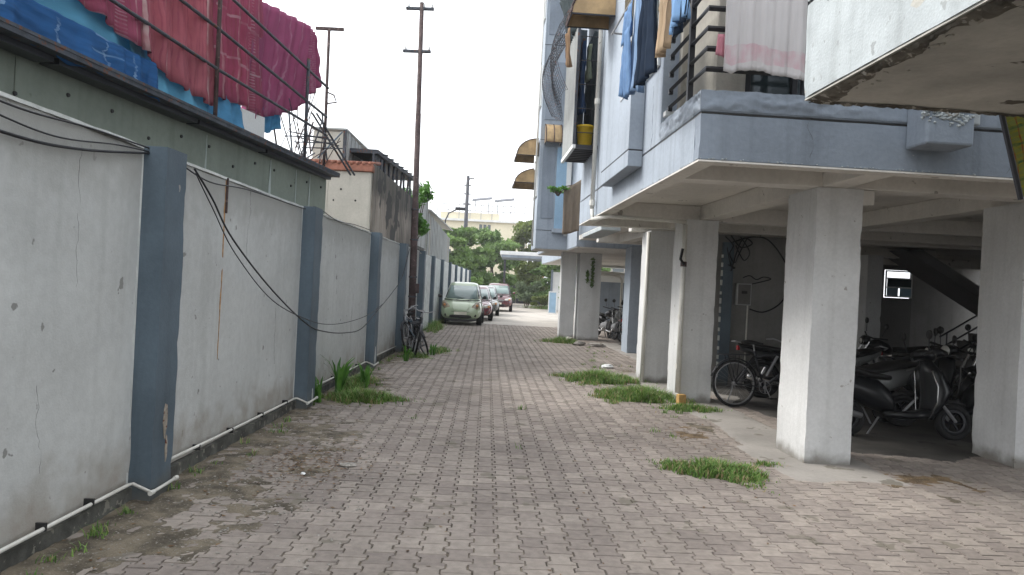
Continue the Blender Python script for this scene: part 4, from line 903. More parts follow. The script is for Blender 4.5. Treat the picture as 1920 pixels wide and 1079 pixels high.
# corner grille with chevron bars
gr = empty('window_grille', (1.46, 6.0, 0), AB, label='black iron grille with slanting flat bars wrapping the balcony corner', cat='grille')
for i in range(9):
    z = 3.40 + i * .165
    MB().tube([(.03, .44, z), (.03, .03, z), (2.4, .03, z)], .024, 4).build('bar', 'blackm', gr)
    MB().tube([(.03, 1.12, z - .055), (.03, .50, z - .055)], .022, 4).build('bar', 'blackm', gr)
    MB().box(.01, .05, 1.09, 1.12, z - .10, z - .055).build('bar_end', 'blackm', gr)
MB().box(.008, .055, .445, .495, 3.22, 5.69).build('post', 'blackm', gr); MB().box(.83, .88, .0, .05, 3.22, 5.69).build('post', 'blackm', gr)

# drain pipe
dp = empty('drain_pipe', (1.46, 6.0, 0), AB, label='cream drain pipe coming down the blue wall and turning under the soffit', cat='pipe')
MB().tube([(-.06, 4.95, 12), (-.06, 4.95, 2.75)], .032, 8).build('down_pipe', 'tanpipe' if 'tanpipe' in mt else 'pvc', dp, smooth=True)
MB().tube([(-.06, 4.95, 2.78), (-.05, 4.93, 2.60), (.1, 4.4, 2.60), (1.2, 4.4, 2.58)], .03, 8).build('cross_pipe', 'pvc', dp, smooth=True)
for z in (2.8, 4.3, 5.7): MB().tube([(-.06, 4.95, z), (-.06, 4.95, z + .08)], .042, 8).build('socket', 'pvc', dp)
dq = empty('drain_pipe', (1.46, 6.0, 0), AB, label='cream pipe standing against the corner of the second column', cat='pipe')
MB().tube([(1.205, 4.42, .16), (1.205, 4.45, 2.55)], [.04, .034], 8).build('down_pipe', 'pvc', dq, smooth=True)
for z in (.5, 1.2, 1.95): MB().tube([(1.205, 4.44, z), (1.205, 4.44, z + .07)], .046, 8).build('socket', 'rust' if z > 1.9 else 'pvc', dq)
MB().tube([(1.17, 4.4, 2.2), (1.14, 4.38, 2.05), (1.2, 4.4, 1.98)], .02, 6).build('wire_knot', 'cable', dq)
bk = MB().box(-.055, .055, -.05, .05, 0, .16).build('ochre_block', 'brick', bevel=.008); bk.location = (2.43, 10.3, .005); bk.rotation_euler = (0, 0, .2)
tag(bk, 'ochre yellow block at the foot of the pipe by the second column', 'block')
dr = empty('drain_pipe', (1.46, 6.0, 0), AB, label='white pipe against the left edge of the third column', cat='pipe')
MB().tube([(1.225, 6.68, .0), (1.225, 6.68, 2.6)], .035, 8).build('down_pipe', 'pvc', dr, smooth=True)

def crack(p, du, dv, L_, seed, parent, w=.0016):
    r0 = random.Random(seed); P_ = Vector(p); du, dv = Vector(du), Vector(dv); pts = [P_]; n_ = int(L_ / .03)
    for i in range(n_): P_ = P_ + dv * .03 + du * r0.gauss(0, .012); pts.append(P_)
    MB().tube(pts, [w * r0.uniform(.4, 1.3) for _ in pts], 4).build('crack', 'clip', parent)
for s_, z_, L_ in ((-2.6, 4.0, .9), (-3.3, 3.15, .42), (-2.15, 3.6, .5)): crack((-.006, s_, z_), (0, 1, 0), (0, 0, -1), L_, int(-s_ * 10), ab, .0013)
for b_, z_, L_ in ((.9, 3.02, .3), (2.6, 3.02, .34)): crack((b_, -.002, z_), (1, 0, 0), (0, 0, -1), L_, int(b_ * 10), ab, .0009)
for s_, z_, L_ in ((2.9, 3.9, .8), (5.6, 3.6, .6), (1.7, 3.7, .7)): crack((-.002, s_, z_), (0, 1, 0), (0, 0, -1), L_, int(s_ * 10), ab, .0010)
for y_, z_, L_ in ((4.2, 2.32, .9), (6.9, 2.32, .7), (7.8, 1.2, .6), (3.9, .9, .5), (10.4, 2.3, 1.0), (11.6, 1.3, .7)): crack((WX + .002, y_, z_), (0, 1, 0), (0, 0, -1), L_, int(y_ * 10), bw, .0007)
# projecting cage balcony with bucket
cg = empty('cage_balcony', (1.46, 6.0, 0), AB, label='projecting dark cage balcony with slatted floor and grey sheet side', cat='balcony')
MB().box(-.36, -.34, 5.12, 6.45, 3.72, 5.5).build('side_sheet', 'metalsheet', cg)
for i in range(12): MB().tube([(-.365, 5.17 + i * .11, 3.72), (-.365, 5.17 + i * .11, 5.5)], .016, 5).build('corrugation', 'metalsheet', cg)
MB().box(-.38, -.335, 5.08, 6.5, 3.66, 3.715).build('floor_edge', 'white', cg); MB().box(-.335, .0, 5.08, 5.11, 3.66, 3.715).build('floor_edge', 'blackm', cg)
for i in range(9): MB().box(-.335, -.002, 5.14 + i * .15, 5.18 + i * .15, 3.665, 3.70).build('floor_slat', 'blackm', cg)
for i in range(3): MB().box(-.30 + i * .11, -.27 + i * .11, 5.11, 6.5, 3.702, 3.715).build('floor_slat', 'blackm', cg)
MB().box(-.38, -.34, 5.08, 5.118, 3.717, 5.9).build('corner_post', 'darkm', cg)
MB().box(-.05, -.002, 5.6, 6.4, 3.72, 5.6).build('dark_opening', 'glass', cg); MB().box(-.338, -.052, 6.42, 6.46, 3.72, 5.9).build('end_sheet', 'pillar', cg)
for i in range(5): MB().tube([(-.34, 5.1, 3.9 + i * .36), (-.0, 5.1, 3.9 + i * .36)], .008, 5).build('bar', 'blackm', cg)
bu = empty('yellow_bucket', tuple(Bw(-.17, 5.32, 3.718)), label='yellow plastic bucket standing in the cage balcony', cat='bucket')
MB().lathe([(.0, 0), (.10, 0), (.125, .30), (.135, .30), (.135, .33), (.118, .33), (.09, .02), (0, .02)], n=20).build('tub', 'yplastic', bu, smooth=True)
MB().torus(.12, .006, (0, 0, .30), 'z', 20, 5).build('handle', 'alu', bu)
# clothes inside the cage
def garment(kind, s, b, ztop, h, w, mat, label, seed, group='clothes drying on the apartment building'):
    """hangs on the lane side; w along s"""
    o = cloth(kind, [Bw(b, s - w * .35, ztop), Bw(b, s, ztop + .02), Bw(b, s + w * .35, ztop)], [Bw(b, s - w * .5, ztop - h), Bw(b, s + .01, ztop - h * .97), Bw(b, s + w * .5, ztop - h * .98)], mat, label, 'clothes', group, nu=22, nv=18, amp=.03, folds=3, seed=seed)
    return o
garment('green_garment', 5.4, -.15, 5.3, .55, .3, clothm('pale_green_cloth', (.35, .4, .3)), 'pale greenish garment hanging inside the cage balcony', 31)
garment('blue_garment', 5.25, -.26, 5.3, 1.1, .25, clothm('denim_dark', (.03, .06, .13)), 'long dark blue garment hanging inside the cage balcony', 32)
# clothes outside corner window
rod = empty('clothes_rail', (1.46, 6.0, 0), AB, label='thin steel clothes rail held out from the blue wall', cat='rail')
MB().tube([(-.36, -.9, 4.35), (-.36, 2.3, 4.42)], .012, 6).build('rod', 'alu', rod)
for s_v in (2.2, .5): MB().tube([(0, s_v, 4.38), (-.36, s_v, 4.40)], .012, 6).build('arm', 'alu', rod)
den = clothm('light_denim', (.18, .30, .50), var=.35); den2 = clothm('pale_denim', (.26, .38, .56), var=.3); nav = clothm('navy_garment', (.022, .035, .06), var=.4)
tanc = clothm('tan_garment', (.50, .38, .26), var=.25); sky_c = clothm('sky_blue_shirt', (.25, .42, .66), var=.3)
def pants(s, b, ztop, h, w, mat, label, seed):
    e_ = empty('jeans', (0, 0, 0), label=label, cat='jeans', group='clothes drying on the apartment building')
    for k, sg in enumerate((-1, 1)):
        c0 = cloth('trouser_leg', [Bw(b + .02 * sg, s - w * .25 + sg * w * .2, ztop - h * .28), Bw(b + .02 * sg, s + w * .25 + sg * w * .2, ztop - h * .28)], [Bw(b, s - w * .17 + sg * w * .32, ztop - h * (1 - .08 * k)), Bw(b, s + w * .17 + sg * w * .32, ztop - h * (1 - .08 * k))], mat, None, None, None, nu=12, nv=14, amp=.02, folds=2, seed=seed + k); c0.parent = e_
    c0 = cloth('seat_part', [Bw(b, s - w * .42, ztop), Bw(b, s + w * .42, ztop)], [Bw(b, s - w * .5, ztop - h * .34), Bw(b, s + w * .5, ztop - h * .34)], mat, None, None, None, nu=16, nv=8, amp=.02, folds=2, seed=seed + 5); c0.parent = e_
    return e_
pants(1.30, -.38, 4.35, .92, .42, den, 'light blue jeans hanging furthest along the clothes rail', 41)
garment('pale_shirt', 1.02, -.33, 4.4, .98, .34, den2, 'pale denim garment hanging between the jeans and the navy one', 42)
garment('navy_garment', .48, -.37, 4.42, 1.05, .62, nav, 'long navy blue garment hanging beside the pale denim one', 43)
garment('tan_garment', -.02, -.34, 4.4, .92, .34, tanc, 'tan trousers hanging between the navy garment and the sky blue shirt', 44)
garment('sky_blue_shirt', -.52, -.36, 4.36, .82, .46, sky_c, 'sky blue crumpled shirt nearest the black window grille', 45)
cloth('navy_towel', [Bw(-.345, -.75, 3.9), Bw(-.345, -.40, 3.98)], [Bw(-.35, -.72, 3.56), Bw(-.35, -.38, 3.50)], nav, 'small navy cloth bunched under the sky blue shirt', 'cloth', None, nu=12, nv=8, amp=.02, folds=2, seed=46)
# white towel over the front grille
tw = clothm('white_towel', (.68, .655, .65), var=.06, bands=[(0, 1, 1.1, (.66, .46, .50), .82, .94)])
cloth('white_towel', [Bw(.13, -.09, 4.5), Bw(.45, -.09, 4.5), Bw(.79, -.09, 4.5)], [Bw(.135, -.10, 3.33), Bw(.45, -.10, 3.36), Bw(.80, -.10, 3.33)], tw,
      'large white towel with a faded pink band hanging over the front grille', 'towel', nu=60, nv=30, amp=.012, folds=5, seed=50, out=(.05, -1, 0))
cloth('pink_cloth', [Bw(.09, -.05, 3.66), Bw(.16, -.05, 3.66)], [Bw(.08, -.05, 3.50), Bw(.16, -.05, 3.48)], clothm('pink_cloth', (.66, .30, .36)), 'small pink cloth corner showing left of the white towel', 'cloth', nu=8, nv=6, amp=.01, folds=2, seed=51, out=(0, -1, 0))

# awnings of tan plastic on dark frames
def awning(o, s0, s1, z, depth, hgt, label, front=False):
    a_ = empty('plastic_awning', o, AB, label=label, cat='awning', group='tan plastic awnings on the blue building')
    n = 7; arc = [(-depth * math.sin(t * math.pi / 2 / n), z + hgt * math.cos(t * math.pi / 2 / n)) for t in range(n + 1)]
    mb = MB(); k = 6
    for i in range(k + 1):
        for p in arc: mb.v.append((p[0], s0 + (s1 - s0) * i / k, p[1]))
    mb.f = [(i * (n + 1) + j, i * (n + 1) + j + 1, (i + 1) * (n + 1) + j + 1, (i + 1) * (n + 1) + j) for i in range(k) for j in range(n)]
    mb.build('canopy', 'tan', a_, smooth=True, solid=.006)
    for s in (s0, s1): MB().add([(0, s, z)] + [(p[0], s, p[1]) for p in arc], [tuple(range(n + 2))]).build('side_panel', 'tan', a_, solid=.006)
    for i, s in enumerate((s0 - .012, (s0 + s1) / 2, s1 + .012)): MB().tube([(p[0] * 1.01, s, p[1] + .006) for p in arc], .014, 5).build('rib', 'rust', a_)
    for s in (s0 - .012, s1 + .012): MB().tube([(0, s, z), (-depth, s, z)], .014, 5).build('tie', 'blackm', a_)
    MB().tube([(-depth, s0, z), (-depth, s1, z)], .014, 5).build('front_bar', 'rust', a_)
    return a_
O = (1.46, 6.0, 0)
awning((1.46 - .15, 6.0, 0), 3.25, 3.70, 4.98, .56, .45, 'tan plastic awning with curved ribs above the cage balcony, nearest')
awning(O, 15.95, 17.25, 5.45, .62, .5, 'upper of the two tan awnings jutting out against the sky')
awning((1.46 + .40, 6.0, 0), 18.2, 19.8, 4.95, .92, .5, 'lower and furthest of the tan awnings jutting out against the sky')
aw_f = awning((0, 0, 0), -.0, .45, 0, .5, .6, 'small ribbed tan awning on the front of the far blue wing')
cloth('tan_cloth', [Bw(-.66, 3.75, 5.0), Bw(-.62, 4.5, 5.1)], [Bw(-.55, 4.6, 4.72), Bw(-.50, 5.2, 4.9)], clothm('tan_sheet', (.36, .24, .15), var=.3), 'loose tan cloth hanging from the nearest awning towards the net', 'cloth', nu=14, nv=10, amp=.03, folds=2, seed=71)
aw_f.location = Bw(.62, 15.78, 5.75); aw_f.rotation_euler = (0, 0, AB + R(90))
# net hanging by the awning
net = MB()
def nP(u, v): # u along s, v down
    s = 5.0 + u * 1.9; b = -.42 - .28 * math.sin(math.pi * v * .9) - .05 * math.sin(u * 9); return Bw(b, s, 5.75 - v * 1.35 + .12 * math.sin(u * 7 + 1))
for i in range(25): net.tube([nP(i / 24, j / 20) + Vector((0, 0, random.uniform(-.01, .01))) for j in range(21)], .0042, 3)
for j in range(31): net.tube([nP(i / 20, j / 30) for i in range(21)], .0042, 3)
tag(net.build('net', 'darkm'), 'dark hanging net bulging over the lane beside the cage balcony', 'net')
garment('brown_garment', 5.75, -.2, 5.5, .9, .3, clothm('brown_garment', (.16, .09, .07), var=.4), 'brown garment hanging high inside the cage balcony', 33)
garment('striped_garment', 6.15, -.22, 5.4, 1.0, .3, clothm('grey_garment', (.16, .19, .24), bands=[(0, 7, .2, (.4, .42, .45), 0, 1)]), 'grey garment at the back of the cage balcony', 34)
cloth('shade_net', [Bw(-.40, 5.3, 6.6), Bw(-.45, 7.4, 6.7)], [Bw(-.38, 5.3, 5.5), Bw(-.30, 6.6, 5.55)], clothm('dark_netting', (.05, .065, .07), var=.5), 'dark shade netting above the grey sheet of the cage balcony', 'netting', nu=24, nv=16, amp=.05, folds=3, seed=73)
# gunny mat and plant on second wing
cloth('brown_mat', [Bw(.50, 13.3, 4.12), Bw(.95, 13.3, 4.42)], [Bw(.52, 13.3, 2.98), Bw(.95, 13.3, 3.05)], clothm('gunny', (.27, .22, .17), var=.25), 'brown gunny mat hung beside the plant under the cage balcony', 'mat', nu=14, nv=14, amp=.03, folds=2, seed=60, out=(0, -1, 0))
tag(MB().tube([Bw(.55, 13.45, 4.24), Bw(1.1, 13.5, 4.36)], .015, 6).build('bamboo_rod', 'bark'), 'thin bamboo rod holding the brown gunny mat', 'rod')
bush('balcony_plant', tuple(Bw(.36, 13.3, 4.0)), .22, .7, 'leafy green plant sprouting from the blue wall beside the brown mat', 420, .05, 'weed', 61, cat='plant')
lp = MB()
tag(MB().tube([Bw(-.06, 15.7, 12.3), Bw(-.06, 15.7, 2.75)], .028, 6).build('drain_pipe', 'pvc', smooth=True), 'grey pipe running down the corner of the far blue wing', 'pipe')
# second wing small balcony under cage
# striped woven strap blind at right edge
sb = empty('woven_blind', (2.885, 4.30, 2.47), rot=(0, R(-18), R(10)), label='green and yellow woven blind with black edge hanging at the far right', cat='blind')
mw = clothm('woven_blind', (.30, .33, .10), bands=[(1, 16, .35, (.45, .38, .05), 0, 1), (0, 6, .2, (.35, .05, .04), 0, 1), (1, 5, .15, (.05, .15, .08), 0, 1)])
q = MB()
for j in range(9):
    for i in range(7): q.v.append((-.02 + i * .06, .01 * math.sin(i * 2 + j), .26 - j * .065 + (.0 if i else 0))); q.uv.append((i / 6, j / 8))
q.f = [(j * 7 + i, j * 7 + i + 1, (j + 1) * 7 + i + 1, (j + 1) * 7 + i) for j in range(8) for i in range(6)]
q.build('weave', mw, sb, solid=.006); MB().tube([(-.035, 0, .27), (-.035, 0, -.27)], .016, 6).build('edge_binding', 'blackm', sb)

# meter box and cables on the inner wall
mbx = empty('meter_box', tuple(Bw(2.95, 6.79, 1.42)), AB, label='grey electricity meter box on the wall behind the bicycle', cat='meter box')
MB().box(-.13, .13, -.1, 0, 0, .38).build('case', 'metalsheet', mbx, bevel=.01); MB().box(-.11, .11, -.108, -.101, .02, .36).build('door', 'inwall', mbx, bevel=.004); MB().box(-.05, .05, -.112, -.109, .2, .25).build('label_plate', 'clip', mbx)
def wcable(pts, r, label): 
    P_ = [Bw(2.62 + (p[0] - 2.05) * .85, p[1] + .02, p[2]) for p in pts]; c = cable([tuple(p) for p in P_], r, label); c['group'] = 'cables in the parking floor'; return c
wcable([(2.05, 6.70, 2.45), (2.2, 6.72, 2.52), (2.6, 6.72, 2.62), (2.95, 6.74, 2.56), (3.3, 6.74, 2.2), (3.42, 6.74, 1.85), (3.25, 6.74, 1.5), (2.9, 6.74, 1.32), (2.6, 6.74, 1.36)], .013, 'thick black cable looping in a big arc on the wall above the meter box')
wcable([(2.0, 6.7, 2.6), (2.15, 6.65, 2.45), (2.1, 6.68, 2.3), (2.2, 6.66, 2.15), (2.3, 6.7, 2.3), (2.45, 6.7, 2.58)], .011, 'knot of black cable at the top of the blue door frame')
wcable([(2.02, 6.7, 2.5), (2.12, 6.64, 2.1), (2.2, 6.62, 2.06), (2.05, 6.7, 2.12)], .009, 'short loose black cable end below the cable knot')
wcable([(2.42, 6.72, 1.9), (2.55, 6.7, 1.94), (2.7, 6.72, 1.88), (2.85, 6.72, 1.93), (3.0, 6.72, 1.9), (2.8, 6.74, 1.84), (2.62, 6.72, 1.8)], .010, 'bunch of short wires clipped just above the meter box')
wcable([(2.1, 6.66, 2.62), (2.3, 6.62, 2.42), (2.55, 6.66, 2.5), (2.35, 6.64, 2.58), (2.2, 6.6, 2.3), (2.12, 6.62, 2.0)], .012, 'tangled black cable bundle under the beam above the door frame')
wcable([(2.3, 6.66, 2.6), (2.5, 6.66, 2.35), (2.38, 6.64, 2.2), (2.2, 6.64, 2.45)], .010, 'short black loop hanging from the cable tangle')
tag(MB().tube([Bw(3.05, 6.77, 1.42), Bw(3.05, 6.77, .0)], .014, 6).build('conduit_pipe', 'pvc', smooth=True), 'thin vertical conduit below the meter box', 'pipe')

# staircase inside
stc = empty('staircase', (8.9, 15.2, 0), R(3), label='dark concrete staircase with iron railings inside the parking floor', cat='staircase')
for i in range(9): MB().box(.0 + i * .26, .27 + i * .26, 0, 1.1, 0 if i == 0 else i * .17 - .12, .17 + i * .17).build('step', 'inwall', stc)
MB().prism([(-.2, 2.80), (.25, 2.80), (2.5, 1.55), (2.5, 1.30)], 1.2, 2.3, 'y').build('upper_flight', 'inwall', stc)
MB().box(2.4, 3.6, 0, 2.3, 1.3, 1.48).build('landing', 'inwall', stc)
for z in (.55, .8, 1.05): MB().tube([(-.1, -.04, z - .1), (2.4, -.04, 1.55 + z - .1)], .018, 6).build('handrail', 'blackm', stc)
for i in range(4): MB().tube([(.05 + i * .7, -.04, i * .46), (.05 + i * .7, -.04, 1.05 + i * .46)], .015, 6).build('baluster', 'blackm', stc)
MB().tube([(-.5, -.3, 2.78), (2.6, -.3, 2.85)], .02, 6).build('beam_pipe', 'blackm', stc)

# ------------------------------------------------------------------ vehicles
def wheel_parts(parent, x, z, rad, wid, spokes=0, thin=False, cover=True, y=0., rimmat='alu', axis='y'):
    w = MB().torus(rad - wid / 2, wid / 2, (x, y, z), axis, 32, 8).build('wheel', 'rubber', parent, smooth=True)
    MB().lathe([(rad - wid * 1.25, -wid * .25), (rad - wid * .9, -wid * .32), (rad - wid * .9, wid * .32), (rad - wid * 1.25, wid * .25), (rad - wid * 1.25, -wid * .25)], (x, y, z), axis, 32).build('rim', rimmat, w, smooth=True)
    hub = MB().lathe([(0, -.04), (.025, -.04), (.025, .04), (0, .04)], (x, y, z), axis, 10)
    if spokes:
        for k in range(spokes):
            a_ = 2 * math.pi * k / spokes; r1 = rad - wid * .9; o_ = .6 * (1 if k % 2 else -1)
            p0 = (.024 * math.cos(a_ + o_), .024 * math.sin(a_ + o_)); p1 = (r1 * math.cos(a_), r1 * math.sin(a_)); side_ = .03 * (1 if k % 4 < 2 else -1)
            if axis == 'y': hub.tube([(x + p0[0], y + side_, z + p0[1]), (x + p1[0], y, z + p1[1])], .0014 if thin else .012, 4)
            else: hub.tube([(x + side_, y + p0[0], z + p0[1]), (x, y + p1[0], z + p1[1])], .0014 if thin else .012, 4)
    hub.build('hub', 'alu' if thin else rimmat, w)
    return w
def bicycle(loc, rz, label, frame='blackm', lean=0., rot=None, seat='seatm'):
    b = empty('bicycle', loc, label=label, cat='bicycle', rot=rot or (lean, 0, rz))
    rw, fw, zr = 0., 1.04, .335
    wheel_parts(b, rw, zr, .335, .042, 28, True, rimmat='alu'); wheel_parts(b, fw, zr, .335, .042, 28, True, rimmat='alu')
    bb = (.44, 0, .29); st_ = (.30, 0, .80); hd0 = (.86, 0, .62); hd1 = (.82, 0, .80)
    MB().tube([bb, st_], .016, 8).tube([bb, hd0], .019, 8).tube([(.32, 0, .72), hd1], .016, 8).tube([hd0, hd1], .022, 8).build('frame', frame, b, smooth=True)
    q = MB()
    for s in (-.055, .055): q.tube([(rw, s, zr), (bb[0], s * .5, bb[2])], .010, 6).tube([(rw, s, zr), (.31, s * .3, .74)], .009, 6)
    q.build('rear_stays', frame, b, smooth=True)
    q = MB()
    for s in (-.05, .05): q.tube([(fw, s, zr), (.90, s, .57), (.865, s * .4, .62)], .012, 6)
    q.build('fork', frame, b, smooth=True)
    MB().tube([hd1, (.80, 0, .93)], .013, 8).tube([(.62, -.27, .99), (.72, -.25, 1.0), (.80, -.10, .94), (.80, .10, .94), (.72, .25, 1.0), (.62, .27, .99)], .011, 8).build('handlebar', 'alu', b, smooth=True)
    MB().tube([st_, (.285, 0, .90)], .012, 8).build('seat_post', 'alu', b)
    MB().loft([((.14, 0, .925), .085, .03, (0, 1, 0), (0, 0, 1)), ((.24, 0, .925), .075, .032, (0, 1, 0), (0, 0, 1)), ((.34, 0, .915), .03, .025, (0, 1, 0), (0, 0, 1)), ((.43, 0, .905), .016, .015, (0, 1, 0), (0, 0, 1))], 10, 2.2).build('saddle', seat, b, smooth=True)
    MB().lathe([(.085, -.003), (.09, -.003), (.09, .003), (.085, .003), (.085, -.003)], (bb[0], -.045, bb[2]), 'y', 20).lathe([(0, -.003), (.03, -.003), (.03, .003), (0, .003)], (bb[0], -.045, bb[2]), 'y', 8).tube([(bb[0], -.045, bb[2] - .085), (bb[0], -.045, bb[2] + .085)], .006, 4).build('chainring', 'alu', b)
    MB().tube([(rw, -.045, zr + .035), (bb[0], -.045, bb[2] + .088)], .004, 4).tube([(rw, -.045, zr - .035), (bb[0], -.045, bb[2] - .088)], .004, 4).build('chain', 'clip', b)
    for sg in (1, -1):
        c_ = MB().tube([(bb[0], -.06 * sg, bb[2]), (bb[0] + .07 * sg, -.075 * sg, bb[2] - .15 * sg)], .009, 6).build('crank', 'alu', b)
        MB().box(bb[0] + .02 * sg - .0 + (.05 * sg - .05), bb[0] + .02 * sg + .05 + (.05 * sg), (-.16 if sg > 0 else .08), (-.08 if sg > 0 else .16), bb[2] - .15 * sg - .012, bb[2] - .15 * sg + .012).build('pedal', 'clip', c_)
    def fender(cx, a0, a1, name):
        mb = MB(); n = 14
        for i in range(n + 1):
            a_ = R(a0 + (a1 - a0) * i / n)
            for yy_, rr_ in ((-.03, .352), (-.018, .362), (.018, .362), (.03, .352)): mb.v.append((cx + rr_ * math.cos(a_), yy_, zr + rr_ * math.sin(a_)))
        mb.f = [(i * 4 + k, i * 4 + k + 1, i * 4 + 5 + k, i * 4 + 4 + k) for i in range(n) for k in range(3)]
        mb.build(name, 'blackm', b, smooth=True, solid=.002)
    fender(rw, 20, 165, 'rear_mudguard'); fender(fw, 30, 150, 'front_mudguard')
    q = MB().box(-.22, .2, -.07, .07, .735, .75)
    for s in (-.06, .06): q.tube([(rw, s, zr), (-.12, s, .735)], .006, 5).tube([(rw, s, zr), (.05, s, .735)], .006, 5)
    q.build('carrier', 'blackm', b)
    q = MB().tube([(.02, .05, zr), (-.05, .16, .02)], .008, 5); q.build('kickstand', 'alu', b)
    return b
def V3(*p): return Vector(p)
Yv, Zv, Xv = (0, 1, 0), (0, 0, 1), (1, 0, 0)
def scooter(loc, rz, paint, label, lean=-.12, group=None, cat='scooter', trim='alu'):
    b = empty('scooter', loc, label=label, cat=cat, rot=(lean, 0, rz), group=group)
    wheel_parts(b, 0, .22, .22, .09, 6, rimmat='blackm'); wheel_parts(b, 1.26, .22, .22, .085, 6, rimmat='blackm')
    MB().loft([((-.46, 0, .76), .03, .03, Yv, Zv), ((-.34, 0, .70), .09, .09, Yv, Zv), ((-.14, 0, .63), .145, .13, Yv, Zv), ((.12, 0, .565), .17, .165, Yv, Zv), ((.34, 0, .50), .155, .19, Yv, Zv), ((.48, 0, .42), .12, .16, Yv, Zv), ((.54, 0, .36), .09, .10, Yv, Zv)], 14, 2.1).build('rear_body', paint, b, smooth=True)
    MB().loft([((-.40, 0, .80), .06, .02, Yv, Zv), ((-.18, 0, .80), .13, .045, Yv, Zv), ((.08, 0, .765), .15, .055, Yv, Zv), ((.22, 0, .725), .145, .05, Yv, Zv), ((.50, 0, .70), .09, .03, Yv, Zv)], 14, 2.4).build('seat', 'seatm', b, smooth=True)
    MB().box(-.02, .16, .06, .14, .16, .36).build('engine_case', 'clip', b, bevel=.02)
    MB().box(-.42, -.40, -.09, .09, .44, .56).build('number_plate', 'plate', b)
    MB().loft([((.40, 0, .28), .15, .05, Yv, Zv), ((.7, 0, .27), .16, .045, Yv, Zv), ((.95, 0, .30), .16, .06, Yv, Zv)], 12, 3).build('floorboard', paint, b, smooth=True)
    sh_ = MB().loft([((.93, 0, .24), .13, .06, Yv, Xv), ((1.02, 0, .42), .20, .10, Yv, Xv), ((1.07, 0, .56), .20, .15, Yv, Xv), ((1.02, 0, .76), .17, .11, Yv, Xv), ((.95, 0, .92), .09, .06, Yv, Xv)], 14, 2.0).build('leg_shield', paint, b, smooth=True)
    for s in (-1, 1): MB().tube([(.90, .13 * s, .24), (.95, .225 * s, .44), (.955, .235 * s, .62), (.92, .18 * s, .80)], .009, 6).build('shield_trim', trim, sh_, smooth=True)
    MB().loft([((1.06, 0, .36), .05, .03, Yv, Zv), ((1.16, 0, .445), .06, .03, Yv, Zv), ((1.28, 0, .455), .055, .025, Yv, Zv), ((1.40, 0, .41), .04, .02, Yv, Zv)], 10, 2.0).build('front_fender', 'clip', b, smooth=True)
    MB().tube([(.93, 0, .86), (1.08, 0, .42)], .025, 8).tube([(1.10, -.06, .42), (1.26, -.06, .22)], .018, 6).tube([(1.10, .06, .42), (1.26, .06, .22)], .018, 6).build('fork', 'alu', b)
    hbm = MB().loft([((.80, 0, .98), .06, .035, Yv, Zv), ((.90, 0, 1.0), .11, .06, Yv, Zv), ((1.0, 0, .98), .09, .06, Yv, Zv), ((1.05, 0, .96), .05, .04, Yv, Zv)], 12, 2.4).build('handlebar_cowl', paint, b, smooth=True)
    MB().lathe([(0, .03), (.055, .02), (.075, 0)], (1.03, 0, .97), 'x', 14).build('headlight', 'lamp', hbm, smooth=True)
    MB().tube([(.82, -.34, 1.0), (.88, -.1, .99), (.88, .1, .99), (.82, .34, 1.0)], .016, 8).build('handlebar', 'seatm', b, smooth=True)
    for s in (-1, 1):
        m_ = MB().tube([(.86, .22 * s, 1.0), (.84, .27 * s, 1.17)], .006, 5).build('mirror_stem', 'blackm', b)
        MB().lathe([(0, -.012), (.05, -.01), (.055, .006), (0, .008)], (.84, .275 * s, 1.21), 'x', 12).build('mirror', 'clip', m_, smooth=True)
        MB().tube([(.82, .34 * s, 1.0), (.80, .43 * s, 1.0)], .019, 8).build('grip', 'seatm', b)
    MB().lathe([(0, -.01), (.05, -.005), (.05, .03), (0, .03)], (-.31, 0, .64), 'x', 10).build('tail_light', 'redp', b)
    MB().tube([(.1, -.16, .25), (-.12, -.17, .30), (-.26, -.17, .34)], [.03, .045, .05], 10).build('exhaust', 'alu', b, smooth=True)
    MB().tube([(.38, 0, .24), (.32, .16, .02)], .012, 6).build('kickstand', 'alu', b)
    MB().tube([(-.36, -.1, .80), (-.45, -.08, .84), (-.45, .08, .84), (-.36, .1, .80)], .011, 6).tube([(-.36, -.1, .80), (-.1, -.14, .74)], .01, 6).tube([(-.36, .1, .80), (-.1, .14, .74)], .01, 6).build('grab_rail', 'alu', b, smooth=True)
    return b
